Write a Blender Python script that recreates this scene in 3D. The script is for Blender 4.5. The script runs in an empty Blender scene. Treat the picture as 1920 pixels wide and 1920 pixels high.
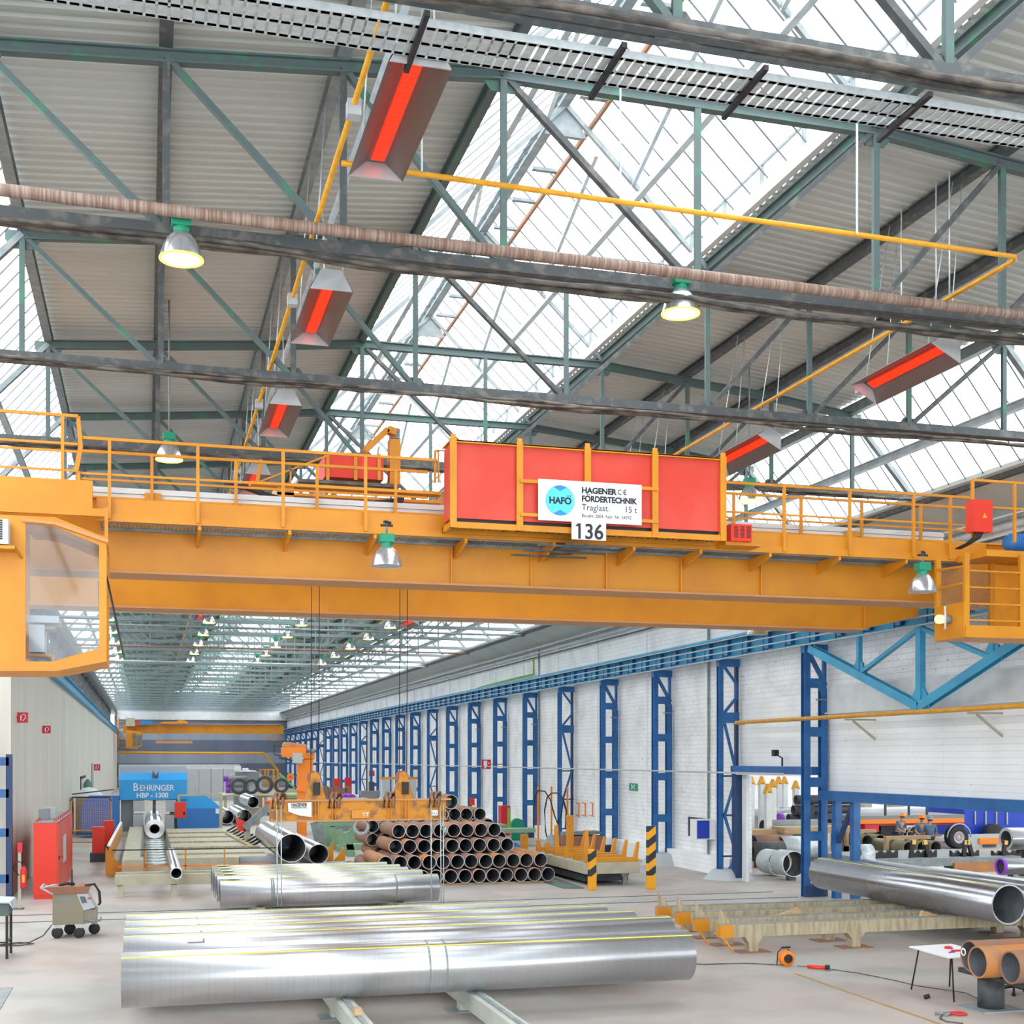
import bpy, bmesh, math, random
from mathutils import Vector, Matrix
random.seed(7)
sc = bpy.context.scene
# ------------------------------------------------------------------ camera, sky, exposure
FPX, UVP, HOR, EYE = 2422.0, 273.0, 1421.0, 4.0
TH = math.atan((960-UVP)/FPX); SN, CS = math.sin(TH), math.cos(TH)
cd = bpy.data.cameras.new('camera'); cam = bpy.data.objects.new('camera', cd)
sc.collection.objects.link(cam); sc.camera = cam
cam.location = (0, 0, EYE); cam.rotation_euler = (math.pi/2, 0, -TH)
cd.sensor_fit = 'HORIZONTAL'; cd.sensor_width = 36; cd.lens = 36*FPX/1920
cd.shift_y = (HOR-960)/1920; cd.clip_start = .1; cd.clip_end = 500
w = bpy.data.worlds.new('sky'); sc.world = w; w.use_nodes = True
bg = w.node_tree.nodes['Background']; bg.inputs[0].default_value = (.93, .97, 1, 1); bg.inputs[1].default_value = 2.6
sc.view_settings.view_transform = 'Standard'; sc.view_settings.look = 'None'
sc.view_settings.exposure = 0.97; sc.view_settings.gamma = 1; sc.view_settings.use_curve_mapping = False

def ray(u, v):
    s = (u-960)/FPX
    return Vector((SN+CS*s, CS-SN*s, (HOR-v)/FPX))
O = Vector((0, 0, EYE))
def atY(u, v, Y):
    d = ray(u, v); return O + d*(Y/d.y)
def atX(u, v, X):
    d = ray(u, v); return O + d*(X/d.x)
def atZ(u, v, Z=0.0):
    d = ray(u, v); return O + d*((Z-EYE)/d.z)
# ------------------------------------------------------------------ materials
MT = {}
def mat(name, col, rough=.6, metal=0.0, col2=None, scale=4.0, amt=.5, bump=0.0, stretch=(1, 1, 1), emit=0, detail=4, spec=.4, lo=.4, hi=.65):
    m = bpy.data.materials.new(name); m.use_nodes = True; MT[name] = m
    nt = m.node_tree; N, L = nt.nodes, nt.links; b = N['Principled BSDF']
    b.inputs['Base Color'].default_value = (*col, 1); b.inputs['Roughness'].default_value = rough
    b.inputs['Metallic'].default_value = metal; b.inputs['Specular IOR Level'].default_value = spec
    if col2 or bump:
        tc = N.new('ShaderNodeNewGeometry'); mp = N.new('ShaderNodeMapping'); mp.inputs['Scale'].default_value = stretch
        L.new(tc.outputs['Position'], mp.inputs['Vector'])
        no = N.new('ShaderNodeTexNoise'); no.inputs['Scale'].default_value = scale; no.inputs['Detail'].default_value = detail
        L.new(mp.outputs[0], no.inputs['Vector'])
        if col2:
            cr = N.new('ShaderNodeValToRGB'); cr.color_ramp.elements[0].position = lo; cr.color_ramp.elements[1].position = hi
            cr.color_ramp.elements[0].color = (*col, 1)
            cr.color_ramp.elements[1].color = (*[a+(c-a)*amt for a, c in zip(col, col2)], 1)
            L.new(no.outputs[0], cr.inputs[0]); L.new(cr.outputs[0], b.inputs['Base Color'])
        if bump:
            bp = N.new('ShaderNodeBump'); bp.inputs['Strength'].default_value = bump; bp.inputs['Distance'].default_value = .02
            L.new(no.outputs[0], bp.inputs['Height']); L.new(bp.outputs[0], b.inputs['Normal'])
    if emit:
        b.inputs['Emission Color'].default_value = (*col, 1); b.inputs['Emission Strength'].default_value = emit
    return m
mat('crane', (.66, .265, .012), .42, col2=(.50, .18, .014), scale=1.3, amt=.5, bump=.03)
mat('crane2', (.80, .31, .015), .5, col2=(.5, .2, .03), scale=3, amt=.4)
mat('brown_edge', (.55, .27, .11), .6)
mat('green_steel', (.10, .14, .14), .65, col2=(.03, .30, .14), scale=3.2, amt=.55, bump=.15, lo=.55, hi=.7, detail=6)
mat('green_steel_haze', (.22, .31, .29), .6, col2=(.1, .3, .2), scale=3, amt=.5)  # green_steel for far trusses, distance haze painted into the colour
mat('dark_steel_haze', (.22, .27, .28), .6)  # dark_steel lightened the same way, haze in the base colour
mat('dark_steel', (.08, .09, .095), .6, col2=(.22, .20, .18), scale=6, amt=.7, bump=.2, lo=.5, hi=.7)
mat('grey_steel', (.20, .24, .26), .5, col2=(.36, .36, .34), scale=5, amt=.6)
mat('pale_steel', (.50, .58, .62), .45, col2=(.36, .38, .38), scale=4, amt=.6)
mat('cable', (.045, .042, .04), .6, col2=(.2, .17, .14), scale=9, amt=.8, bump=.3, stretch=(.4, 1, 1))
mat('roof_sheet', (.55, .585, .565), .6, col2=(.45, .47, .45), scale=.7, amt=.6, stretch=(.4, 1, 1))
mat('galv', (.62, .68, .70), .42, metal=.5, col2=(.45, .5, .52), scale=14, amt=.6)
mat('brown_pipe', (.20, .115, .085), .55, col2=(.42, .33, .28), scale=5, amt=.7, bump=.1, stretch=(8, .3, .3))
mat('gas_yellow', (.80, .38, .02), .45, col2=(.5, .2, .02), scale=6, amt=.4)
mat('crane_worn', (.62, .24, .012), .5, col2=(.24, .12, .04), scale=5, amt=.9, bump=.1, lo=.5, hi=.62, detail=8)
mat('blue', (.022, .135, .37), .38, col2=(.015, .06, .2), scale=2.0, amt=.5)
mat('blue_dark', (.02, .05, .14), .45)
mat('cyan_blue', (.045, .36, .60), .42, col2=(.05, .22, .38), scale=1.5, amt=.5)
mat('royal', (.01, .05, .45), .4)
mat('red', (.72, .035, .015), .4)
mat('glazing_bar', (.16, .18, .20), .6)
mat('red_panel', (.64, .05, .028), .38, col2=(.68, .085, .055), scale=1.2, amt=.7)
mat('rust', (.33, .15, .075), .7, col2=(.22, .16, .14), scale=2.5, amt=.9, bump=.1)
mat('rust_orange', (.52, .21, .06), .7, col2=(.30, .17, .11), scale=2.0, amt=.9, bump=.1)
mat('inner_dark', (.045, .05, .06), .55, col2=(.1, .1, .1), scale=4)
mat('pipe_rim', (.52, .55, .58), .35, metal=.5)
mat('cream', (.47, .45, .34), .5, col2=(.36, .32, .22), scale=2.5, amt=.6)
mat('cream_old', (.46, .40, .27), .6, col2=(.28, .20, .12), scale=3.5, amt=.7, stretch=(3, 3, .5))
mat('pale_green', (.20, .36, .22), .5, col2=(.3, .42, .3), scale=2, amt=.5)
mat('pale_grey_green', (.50, .53, .47), .5, col2=(.38, .40, .36), scale=2, amt=.5)
mat('white', (.82, .83, .83), .5)
mat('white_steel', (.70, .73, .74), .45, col2=(.55, .57, .58), scale=2, amt=.5)
mat('light_grey', (.45, .48, .50), .5)
mat('grey', (.22, .24, .25), .5)
mat('black', (.015, .015, .017), .5)
mat('rubber', (.03, .03, .033), .75)
mat('orange', (.90, .24, .015), .45)
mat('orange_cable', (.85, .22, .02), .5)
mat('wood', (.52, .36, .2), .7, col2=(.38, .25, .13), scale=6, amt=.7, stretch=(.3, 3, 3))
mat('brown_wood', (.30, .13, .08), .7, col2=(.2, .1, .07), scale=5)
mat('chalk', (.85, .78, .10), .6)
mat('purple', (.28, .05, .55), .5)
mat('green', (.01, .26, .14), .4)
mat('lime', (.25, .5, .06), .45)
mat('welder', (.25, .23, .165), .5)
mat('saw_blue', (.025, .33, .75), .4)
mat('saw_blue2', (.03, .19, .55), .4)
mat('olive', (.20, .18, .10), .4, metal=.2)
mat('teal_cloth', (.12, .24, .24), .8)
mat('reflector', (.62, .64, .68), .22, metal=.75)
mat('heater_shell', (.62, .64, .67), .35, metal=.4, col2=(.45, .43, .42), scale=3, amt=.5)
mat('heater_inner', (.16, .13, .12), .4, metal=.5)
mat('ceramic', (.95, .022, .004), .6, emit=.75)
mat('lamp_on', (1, .95, .60), .5, emit=3)
mat('lamp_rim', (1, .80, .08), .5, emit=1.0)
mat('lamp_amber', (1, .72, .2), .5, emit=1.3)
mat('brass', (.6, .35, .1), .35, metal=.6)
mat('sign_white', (.85, .87, .88), .4)
mat('sign_cyan', (.10, .68, .82), .4)
mat('sign_blue', (.03, .25, .55), .4)
mat('sign_ink', (.02, .02, .03), .5)
mat('sign_red', (.62, .02, .04), .45)
mat('sign_green', (.01, .33, .17), .45)
mat('pliers_red', (.6, .03, .03), .4)
mat('skin', (.55, .3, .2), .6)
mat('hair', (.05, .035, .025), .8)
mat('shirt', (.10, .17, .27), .8)
mat('trousers', (.04, .05, .08), .8)
mat('glass_grey', (.10, .13, .15), .15)
mat('brown_wall', (.1, .1, .12), .7)
# polished pipe: faint turning rings along its axis plus scratches
def pipe_mat(name, axis, col=(.80, .82, .85), rough=.22):
    m = mat(name, col, rough, metal=.92); nt = m.node_tree; N, L = nt.nodes, nt.links; b = N['Principled BSDF']
    g = N.new('ShaderNodeNewGeometry'); mp = N.new('ShaderNodeMapping')
    mp.inputs['Scale'].default_value = (9, .02, .02) if axis == 'X' else (.02, 9, .02)
    L.new(g.outputs['Position'], mp.inputs['Vector'])
    n = N.new('ShaderNodeTexNoise'); n.inputs['Scale'].default_value = 2.5; n.inputs['Detail'].default_value = 2
    L.new(mp.outputs[0], n.inputs['Vector'])
    cr = N.new('ShaderNodeValToRGB'); cr.color_ramp.elements[0].position = .35; cr.color_ramp.elements[1].position = .6
    cr.color_ramp.elements[0].color = (*[c*.93 for c in col], 1); cr.color_ramp.elements[1].color = (*col, 1)
    L.new(n.outputs[0], cr.inputs[0]); L.new(cr.outputs[0], b.inputs['Base Color'])
    tg = N.new('ShaderNodeTangent'); tg.direction_type = 'RADIAL'; tg.axis = axis; L.new(tg.outputs[0], b.inputs['Tangent']); b.inputs['Anisotropic'].default_value = .85; b.inputs['Anisotropic Rotation'].default_value = .25
    mr = N.new('ShaderNodeMapRange'); mr.inputs[3].default_value = rough+.03; mr.inputs[4].default_value = rough-.02
    L.new(n.outputs[0], mr.inputs[0]); L.new(mr.outputs[0], b.inputs['Roughness'])
    return m
pipe_mat('pipe_x', 'X', (.62, .64, .67), .28); pipe_mat('pipe_y', 'Y', (.66, .68, .71), .28); pipe_mat('pipe_gun', 'Y', (.40, .41, .44), .26)
def glass_mat(name, t, col=(1, 1, 1), rough=.05):
    m = bpy.data.materials.new(name); m.use_nodes = True; MT[name] = m; nt = m.node_tree; N, L = nt.nodes, nt.links
    N.remove(N['Principled BSDF']); o = N['Material Output']
    a = N.new('ShaderNodeBsdfTransparent'); a.inputs[0].default_value = (*col, 1)
    d = N.new('ShaderNodeBsdfGlossy'); d.inputs['Roughness'].default_value = rough; d.inputs[0].default_value = (.9, .93, .95, 1)
    x = N.new('ShaderNodeMixShader'); x.inputs[0].default_value = 1-t
    L.new(a.outputs[0], x.inputs[1]); L.new(d.outputs[0], x.inputs[2]); L.new(x.outputs[0], o.inputs[0])
glass_mat('skylight', .95, (.98, 1, 1)); glass_mat('cab_glass', .93, (.62, .70, .75), .04); glass_mat('clear', .8, (.9, .95, .95))
def wall_mat(name, c1, c2, mortar, bw, bh, streak, sc2=.9, ms=.006, strength=.35):
    m = mat(name, c1, .75); nt = m.node_tree; N, L = nt.nodes, nt.links; b = N['Principled BSDF']
    g = N.new('ShaderNodeNewGeometry'); s = N.new('ShaderNodeSeparateXYZ'); c = N.new('ShaderNodeCombineXYZ')
    L.new(g.outputs['Position'], s.inputs[0]); L.new(s.outputs['Y'], c.inputs['X']); L.new(s.outputs['Z'], c.inputs['Y'])
    br = N.new('ShaderNodeTexBrick'); br.inputs['Color1'].default_value = (*c1, 1); br.inputs['Color2'].default_value = (*c2, 1)
    br.inputs['Mortar'].default_value = (*mortar, 1); br.inputs['Scale'].default_value = 1; br.inputs['Mortar Size'].default_value = ms
    br.inputs['Brick Width'].default_value = bw; br.inputs['Row Height'].default_value = bh; br.inputs['Mortar Smooth'].default_value = .3
    L.new(c.outputs[0], br.inputs['Vector'])
    mp = N.new('ShaderNodeMapping'); mp.inputs['Scale'].default_value = streak; L.new(g.outputs['Position'], mp.inputs[0])
    no = N.new('ShaderNodeTexNoise'); no.inputs['Scale'].default_value = sc2; no.inputs['Detail'].default_value = 7; L.new(mp.outputs[0], no.inputs[0])
    cr = N.new('ShaderNodeValToRGB'); cr.color_ramp.elements[0].position = .3; cr.color_ramp.elements[1].position = .56
    cr.color_ramp.elements[0].color = (.86, .85, .83, 1); cr.color_ramp.elements[1].color = (1, 1, 1, 1); L.new(no.outputs[0], cr.inputs[0])
    n2 = N.new('ShaderNodeTexNoise'); n2.inputs['Scale'].default_value = 9; n2.inputs['Detail'].default_value = 3
    m2 = N.new('ShaderNodeMapping'); m2.inputs['Scale'].default_value = (1, .5, 1.6); L.new(g.outputs['Position'], m2.inputs[0]); L.new(m2.outputs[0], n2.inputs[0])
    c2n = N.new('ShaderNodeValToRGB'); c2n.color_ramp.elements[0].position = .27; c2n.color_ramp.elements[1].position = .31
    c2n.color_ramp.elements[0].color = (.35, .33, .31, 1); c2n.color_ramp.elements[1].color = (1, 1, 1, 1); L.new(n2.outputs[0], c2n.inputs[0])
    mx = N.new('ShaderNodeMixRGB'); mx.blend_type = 'MULTIPLY'; mx.inputs[0].default_value = 1
    L.new(br.outputs[0], mx.inputs[1]); L.new(cr.outputs[0], mx.inputs[2])
    my = N.new('ShaderNodeMixRGB'); my.blend_type = 'MULTIPLY'; my.inputs[0].default_value = strength
    L.new(mx.outputs[0], my.inputs[1]); L.new(c2n.outputs[0], my.inputs[2]); L.new(my.outputs[0], b.inputs['Base Color'])
    bp = N.new('ShaderNodeBump'); bp.inputs['Strength'].default_value = .4; bp.inputs['Distance'].default_value = .02
    L.new(br.outputs['Fac'], bp.inputs['Height']); bp.invert = True; L.new(bp.outputs[0], b.inputs['Normal'])
wall_mat('brick_white', (.92, .93, .94), (.88, .89, .90), (.66, .66, .66), .5, .16, (1, 1, 1), ms=.008, strength=.8)
wall_mat('panel_white', (.92, .94, .95), (.89, .91, .92), (.70, .71, .71), 3.1, .16, (.4, .4, .4), strength=.25)
wall_mat('concrete_left', (.66, .64, .57), (.70, .69, .63), (.52, .50, .45), 2.9, 9.0, (1, 2.2, .12), 1.1, ms=.012, strength=.3)
wall_mat('wall_slate', (.25, .30, .38), (.36, .41, .48), (.14, .17, .24), 2.4, 1.6, (.5, 1, .12), 1.2, ms=.06, strength=.9)
def floor_mat():
    m = mat('floor', (.5, .47, .44), .55); nt = m.node_tree; N, L = nt.nodes, nt.links; b = N['Principled BSDF']
    g = N.new('ShaderNodeNewGeometry')
    def nz(scale, st, det=6):
        mp = N.new('ShaderNodeMapping'); mp.inputs['Scale'].default_value = st; L.new(g.outputs['Position'], mp.inputs[0])
        n = N.new('ShaderNodeTexNoise'); n.inputs['Scale'].default_value = scale; n.inputs['Detail'].default_value = det
        L.new(mp.outputs[0], n.inputs[0]); return n
    def ramp(n, a, ca, b_, cb):
        r = N.new('ShaderNodeValToRGB'); r.color_ramp.elements[0].position = a; r.color_ramp.elements[1].position = b_
        r.color_ramp.elements[0].color = (*ca, 1); r.color_ramp.elements[1].color = (*cb, 1); L.new(n.outputs[0], r.inputs[0]); return r
    base = ramp(nz(.25, (1, 1, 1)), .38, (.43, .42, .40), .62, (.46, .39, .355))
    dirt = ramp(nz(.55, (1, 1, 1), 9), .36, (.80, .78, .76), .56, (1, 1, 1))
    spot = ramp(nz(.35, (1, 1, 1), 4), .62, (1, 1, 1), .74, (.95, .72, .62))
    m1 = N.new('ShaderNodeMixRGB'); m1.blend_type = 'MULTIPLY'; m1.inputs[0].default_value = 1
    m2 = N.new('ShaderNodeMixRGB'); m2.blend_type = 'MULTIPLY'; m2.inputs[0].default_value = .8
    L.new(base.outputs[0], m1.inputs[1]); L.new(dirt.outputs[0], m1.inputs[2]); L.new(m1.outputs[0], m2.inputs[1]); L.new(spot.outputs[0], m2.inputs[2])
    L.new(m2.outputs[0], b.inputs['Base Color'])
floor_mat()
def hazard_mat():
    m = mat('hazard', (.85, .38, .01), .5); nt = m.node_tree; N, L = nt.nodes, nt.links; b = N['Principled BSDF']
    g = N.new('ShaderNodeNewGeometry'); s = N.new('ShaderNodeSeparateXYZ'); L.new(g.outputs['Position'], s.inputs[0])
    a = N.new('ShaderNodeMath'); a.operation = 'MULTIPLY'; a.inputs[1].default_value = .75; L.new(s.outputs[0], a.inputs[0])
    c = N.new('ShaderNodeMath'); c.operation = 'SUBTRACT'; L.new(s.outputs[2], c.inputs[0]); L.new(a.outputs[0], c.inputs[1])
    d = N.new('ShaderNodeMath'); d.operation = 'MULTIPLY'; d.inputs[1].default_value = 2.1; L.new(c.outputs[0], d.inputs[0])
    f = N.new('ShaderNodeMath'); f.operation = 'FRACT'; L.new(d.outputs[0], f.inputs[0])
    h = N.new('ShaderNodeMath'); h.operation = 'GREATER_THAN'; h.inputs[1].default_value = .5; L.new(f.outputs[0], h.inputs[0])
    z = N.new('ShaderNodeMath'); z.operation = 'GREATER_THAN'; z.inputs[1].default_value = .42; L.new(s.outputs[2], z.inputs[0])
    k = N.new('ShaderNodeMath'); k.operation = 'MULTIPLY'; L.new(h.outputs[0], k.inputs[0]); L.new(z.outputs[0], k.inputs[1])
    x = N.new('ShaderNodeMixRGB'); x.inputs[1].default_value = (.85, .38, .01, 1); x.inputs[2].default_value = (.02, .03, .04, 1)
    L.new(k.outputs[0], x.inputs[0]); L.new(x.outputs[0], b.inputs['Base Color'])
hazard_mat()
# ------------------------------------------------------------------ mesh helpers
class MB:
    def __init__(s): s.v = []; s.f = []; s.s = []
    def add(s, vs, fs, smooth=False):
        n = len(s.v); s.v += [Vector(a) for a in vs]
        for f in fs: s.f.append([i+n for i in f]); s.s.append(smooth)
        return s
    def box(s, x0, x1, y0, y1, z0, z1):
        return s.add([(x, y, z) for z in (z0, z1) for y in (y0, y1) for x in (x0, x1)],
            [(0, 2, 3, 1), (4, 5, 7, 6), (0, 1, 5, 4), (1, 3, 7, 5), (3, 2, 6, 7), (2, 0, 4, 6)])
    def prism(s, pts, d, smooth=False):           # closed polygon extruded by vector d
        n = len(pts); d = Vector(d); a = [Vector(p) for p in pts]; b = [p+d for p in a]
        s.add(a+b, [list(range(n))[::-1], [n+i for i in range(n)]])
        k = len(s.v)-2*n
        for i in range(n): j = (i+1) % n; s.f.append([k+i, k+j, k+n+j, k+n+i]); s.s.append(smooth)
        return s
    def frame(s, p, q, up=(0, 0, 1)):
        p, q = Vector(p), Vector(q); d = (q-p).normalized(); up = Vector(up)
        if abs(d.dot(up)) > .98: up = Vector((0, 1, 0))
        a = d.cross(up).normalized(); return p, q, a, a.cross(d).normalized()
    def bar(s, p, q, w=.05, h=None, up=(0, 0, 1)):
        h = h or w; p, q, a, b = s.frame(p, q, up); a = a*w/2; b = b*h/2
        return s.add([p-a-b, p+a-b, p+a+b, p-a+b, q-a-b, q+a-b, q+a+b, q-a+b],
            [(0, 1, 2, 3), (7, 6, 5, 4), (0, 4, 5, 1), (1, 5, 6, 2), (2, 6, 7, 3), (3, 7, 4, 0)])
    def ibeam(s, p, q, w, h, t=.02, up=(0, 0, 1)):
        p, q, a, b = s.frame(p, q, up)
        o = b*(h/2-t/2)
        s.bar(p+o, q+o, w, t, up); s.bar(p-o, q-o, w, t, up); s.bar(p, q, t, h-2*t, up); return s
    def angle(s, p, q, w, h, t=.015, up=(0, 0, 1)):
        p, q, a, b = s.frame(p, q, up)
        s.bar(p-b*(h/2), q-b*(h/2), w, t, up); s.bar(p, q, t*1.5, h, up); return s
    def tube(s, p, q, r, ri=0, n=20, r2=None):
        p, q, a, b = s.frame(p, q); r2 = r if r2 is None else r2
        def ring(c, R): return [c+(a*math.cos(2*math.pi*i/n)+b*math.sin(2*math.pi*i/n))*R for i in range(n)]
        k = len(s.v); R = range(n)
        if ri:
            s.v += ring(p, r)+ring(q, r2)+ring(p, ri)+ring(q, ri)
            for i in R:
                j = (i+1) % n
                s.f += [[k+i, k+j, k+n+j, k+n+i], [k+2*n+j, k+2*n+i, k+3*n+i, k+3*n+j]]; s.s += [True, True]
                s.f += [[k+j, k+i, k+2*n+i, k+2*n+j], [k+n+i, k+n+j, k+3*n+j, k+3*n+i]]; s.s += [False, False]
        else:
            s.v += ring(p, r)+ring(q, r2)
            for i in R: j = (i+1) % n; s.f.append([k+i, k+j, k+n+j, k+n+i]); s.s.append(True)
            s.f += [[k+i for i in R][::-1], [k+n+i for i in R]]; s.s += [False, False]
        return s
    def path(s, pts, r, n=6):
        pts = [Vector(p) for p in pts]; k = len(s.v); m = len(pts)
        for i, p in enumerate(pts):
            d = (pts[min(i+1, m-1)]-pts[max(i-1, 0)]).normalized(); up = Vector((0, 0, 1)) if abs(d.z) < .95 else Vector((0, 1, 0))
            a = d.cross(up).normalized(); b = a.cross(d)
            s.v += [p+(a*math.cos(2*math.pi*j/n)+b*math.sin(2*math.pi*j/n))*r for j in range(n)]
        for i in range(m-1):
            for j in range(n): l = (j+1) % n; s.f.append([k+i*n+j, k+i*n+l, k+i*n+n+l, k+i*n+n+j]); s.s.append(True)
        s.f += [[k+j for j in range(n)][::-1], [k+(m-1)*n+j for j in range(n)]]; s.s += [False, False]
        return s
    def lathe(s, c, prof, n=24, ax='Z', closed=False):
        c = Vector(c); k = len(s.v); m = len(prof)
        for r, z in prof:
            for i in range(n):
                t = 2*math.pi*i/n; x, y = r*math.cos(t), r*math.sin(t)
                s.v.append(c+(Vector((x, y, z)) if ax == 'Z' else Vector((z, x, y)) if ax == 'X' else Vector((x, z, y))))
        for a in range(m-1):
            for i in range(n): j = (i+1) % n; s.f.append([k+a*n+i, k+a*n+j, k+a*n+n+j, k+a*n+n+i]); s.s.append(True)
        if closed:
            s.f += [[k+i for i in range(n)][::-1], [k+(m-1)*n+i for i in range(n)]]; s.s += [False, False]
        return s
def wl(o):
    v = Vector((0, 0, 0))
    while o: v += Vector(o.location); o = o.parent
    return v
def obj(name, mb, m, parent=None, base=None, bevel=0):
    if isinstance(mb, bpy.types.Mesh): me = mb; org = None
    else:
        if parent: org = wl(parent)
        elif base is not None: org = Vector(base)
        else:
            xs = [v.x for v in mb.v]; ys = [v.y for v in mb.v]; zs = [v.z for v in mb.v]
            org = Vector(((min(xs)+max(xs))/2, (min(ys)+max(ys))/2, min(zs)))
        me = bpy.data.meshes.new(name); me.from_pydata([v-org for v in mb.v], [], mb.f)
        me.polygons.foreach_set('use_smooth', mb.s); me.update()
        bm = bmesh.new(); bm.from_mesh(me); bmesh.ops.recalc_face_normals(bm, faces=bm.faces); bm.to_mesh(me); bm.free()
    ob = bpy.data.objects.new(name, me); sc.collection.objects.link(ob)
    ms = m if isinstance(m, (list, tuple)) else [m]
    for x in ms: me.materials.append(MT[x])
    if parent: ob.parent = parent
    elif org is not None: ob.location = org
    if bevel:
        b = ob.modifiers.new('bevel', 'BEVEL'); b.width = bevel; b.segments = 2; b.limit_method = 'ANGLE'
    return ob
def tag(o, label, cat, group=None, kind=None):
    o['label'] = label; o['category'] = cat
    if group: o['group'] = group
    if kind: o['kind'] = kind
    return o
def thing(name, loc, label, cat, group=None):
    o = bpy.data.objects.new(name, None); sc.collection.objects.link(o); o.location = loc; o.empty_display_size = .2
    return tag(o, label, cat, group)
def struct(name, mb, m):
    o = obj(name, mb, m); o['kind'] = 'structure'; return o
def copy_tree(o, off=(0, 0, 0), label=None):
    c = o.copy(); sc.collection.objects.link(c)
    c.location = Vector(o.location)+Vector(off)
    if label: c['label'] = label
    for ch in list(o.children):
        d = ch.copy(); sc.collection.objects.link(d); d.parent = c
        for g in list(ch.children): e = g.copy(); sc.collection.objects.link(e); e.parent = d
    return c
def text(s, size, m, parent, loc, rot=(math.pi/2, 0, 0), name='lettering', bold=0, align='LEFT', squash=1, ext=.003):
    cu = bpy.data.curves.new('t', 'FONT'); cu.body = s; cu.size = size; cu.offset = bold; cu.align_x = align; cu.extrude = ext
    t = bpy.data.objects.new('t', cu); sc.collection.objects.link(t)
    me = bpy.data.meshes.new_from_object(t.evaluated_get(bpy.context.evaluated_depsgraph_get()))
    bpy.data.objects.remove(t)
    me.transform(Matrix.Translation(Vector(loc)-wl(parent)) @ (Matrix.Rotation(rot[2], 4, 'Z') @ Matrix.Rotation(rot[0], 4, 'X')) @ Matrix.Scale(squash, 4, (1, 0, 0)))
    me.materials.clear()
    return obj(name, me, m, parent)
ORD = ['first', 'second', 'third', 'fourth', 'fifth', 'sixth', 'seventh', 'eighth', 'ninth', 'tenth', 'eleventh', 'twelfth',
       'thirteenth', 'fourteenth', 'fifteenth', 'sixteenth', 'seventeenth', 'eighteenth', 'nineteenth', 'twentieth',
       'twenty-first', 'twenty-second', 'twenty-third', 'twenty-fourth', 'twenty-fifth', 'twenty-sixth', 'twenty-seventh', 'twenty-eighth', 'twenty-ninth', 'thirtieth']
# ------------------------------------------------------------------ hall shell
Y0, Y1, BAY = -20.0, 182.4, 5.73
XL, XR = -3.7, 19.05
RZ, BZ = 15.9, 10.42                                        # ridge and bottom chord heights
NX = [-1.9, .24, 2.4, 4.5, 7.25, 10.0, 12.1, 14.25, 16.4]
NZ = [12.38, 12.55, 12.74, 12.95, 12.95, 12.95, 12.74, 12.55, 12.25]
struct('floor', MB().box(-22, 70, -24, 190, -.3, 0), 'floor')
struct('wall_left', MB().box(XL-.35, XL, 39.4, Y1, 0, 7.25), 'concrete_left')
struct('wall_left', MB().box(-21.5, -21.2, 0, Y1, 0, 9), 'white_steel')
m = MB().box(XR, XR+.35, 39.15, Y1, 0, 9.6); m.box(XR, XR+.35, 33.9, 39.15, 5.9, 9.6); m.box(XR, XR+.35, Y0, 33.9, 6.0, 9.6)
struct('wall_right', m, 'brick_white')
m = MB().box(XR-.02, XR+.3, 33.9, 39.15, 3.5, 5.9); m.box(XR-.02, XR+.3, Y0, 33.9, 3.05, 5.3)
struct('wall_right', m, 'panel_white')
struct('trim_1', MB().box(XR-.12, XR+.3, Y0, 33.9, 5.3, 6.0).box(XR-.1, XR, Y0, 33.9, 5.98, 6.04).box(XR-.2, XR, Y0, 33.9, 5.26, 5.31), 'white_steel')
m = MB()
for a, b in ((39.4, 45), (45, 50.4), (50.4, 56.5), (56.5, 120)):
    m.box(XR-.3, XR, a+.1, b-.1, 0, .62)
struct('baseboard_right', m, 'panel_white')
m = MB().box(XL-.35, XR+.35, Y1, Y1+.3, 0, 13)
struct('wall_back', m, 'wall_slate')
struct('trim_2', MB().box(XL, XR, Y1-.2, Y1, 9.2, 10.3), 'white_steel')
# right wall pilaster strips and vertical pipes
m = MB()
for k in range(1, 26):
    m.box(XR-.06, XR, 33.5+BAY*k+2.6, 33.5+BAY*k+2.72, 0, 9.6)
struct('trim_3', m, 'panel_white')
# corrugated opaque roof strips (real ribs running across the hall)
def sheet(pts, y0=Y0, y1=Y1, pitch=.24, hgt=.035):
    m = MB(); n = int((y1-y0)/pitch); k = len(pts); vs = []
    for i in range(n+1):
        y = y0+i*pitch
        for dy, dz in ((0, 0), (.09, 0), (.12, hgt), (.21, hgt)):
            for x, z in pts: vs.append((x, y+dy, z+dz))
    fs = []
    for r in range(4*(n+1)-1):
        for j in range(k-1): a = r*k+j; fs.append((a, a+1, a+k+1, a+k))
    m.add(vs, fs); return m
struct('ceiling', sheet([(NX[0], NZ[0]+.32), (NX[1], NZ[1]+.32), (NX[2], NZ[2]+.32), (NX[3]+.05, NZ[3]+.32)]), 'roof_sheet')
struct('ceiling', sheet([(NX[5]-.05, NZ[5]+.32), (NX[6], NZ[6]+.32), (NX[7], NZ[7]+.32), (NX[8], NZ[8]+.32)]), 'roof_sheet')
struct('ceiling', MB().prism([(18.0, Y0, 10.3), (19.4, Y0, 9.65), (19.4, Y0, 9.72), (18.0, Y0, 10.4)], (0, Y1-Y0, 0)), 'roof_sheet')
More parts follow.
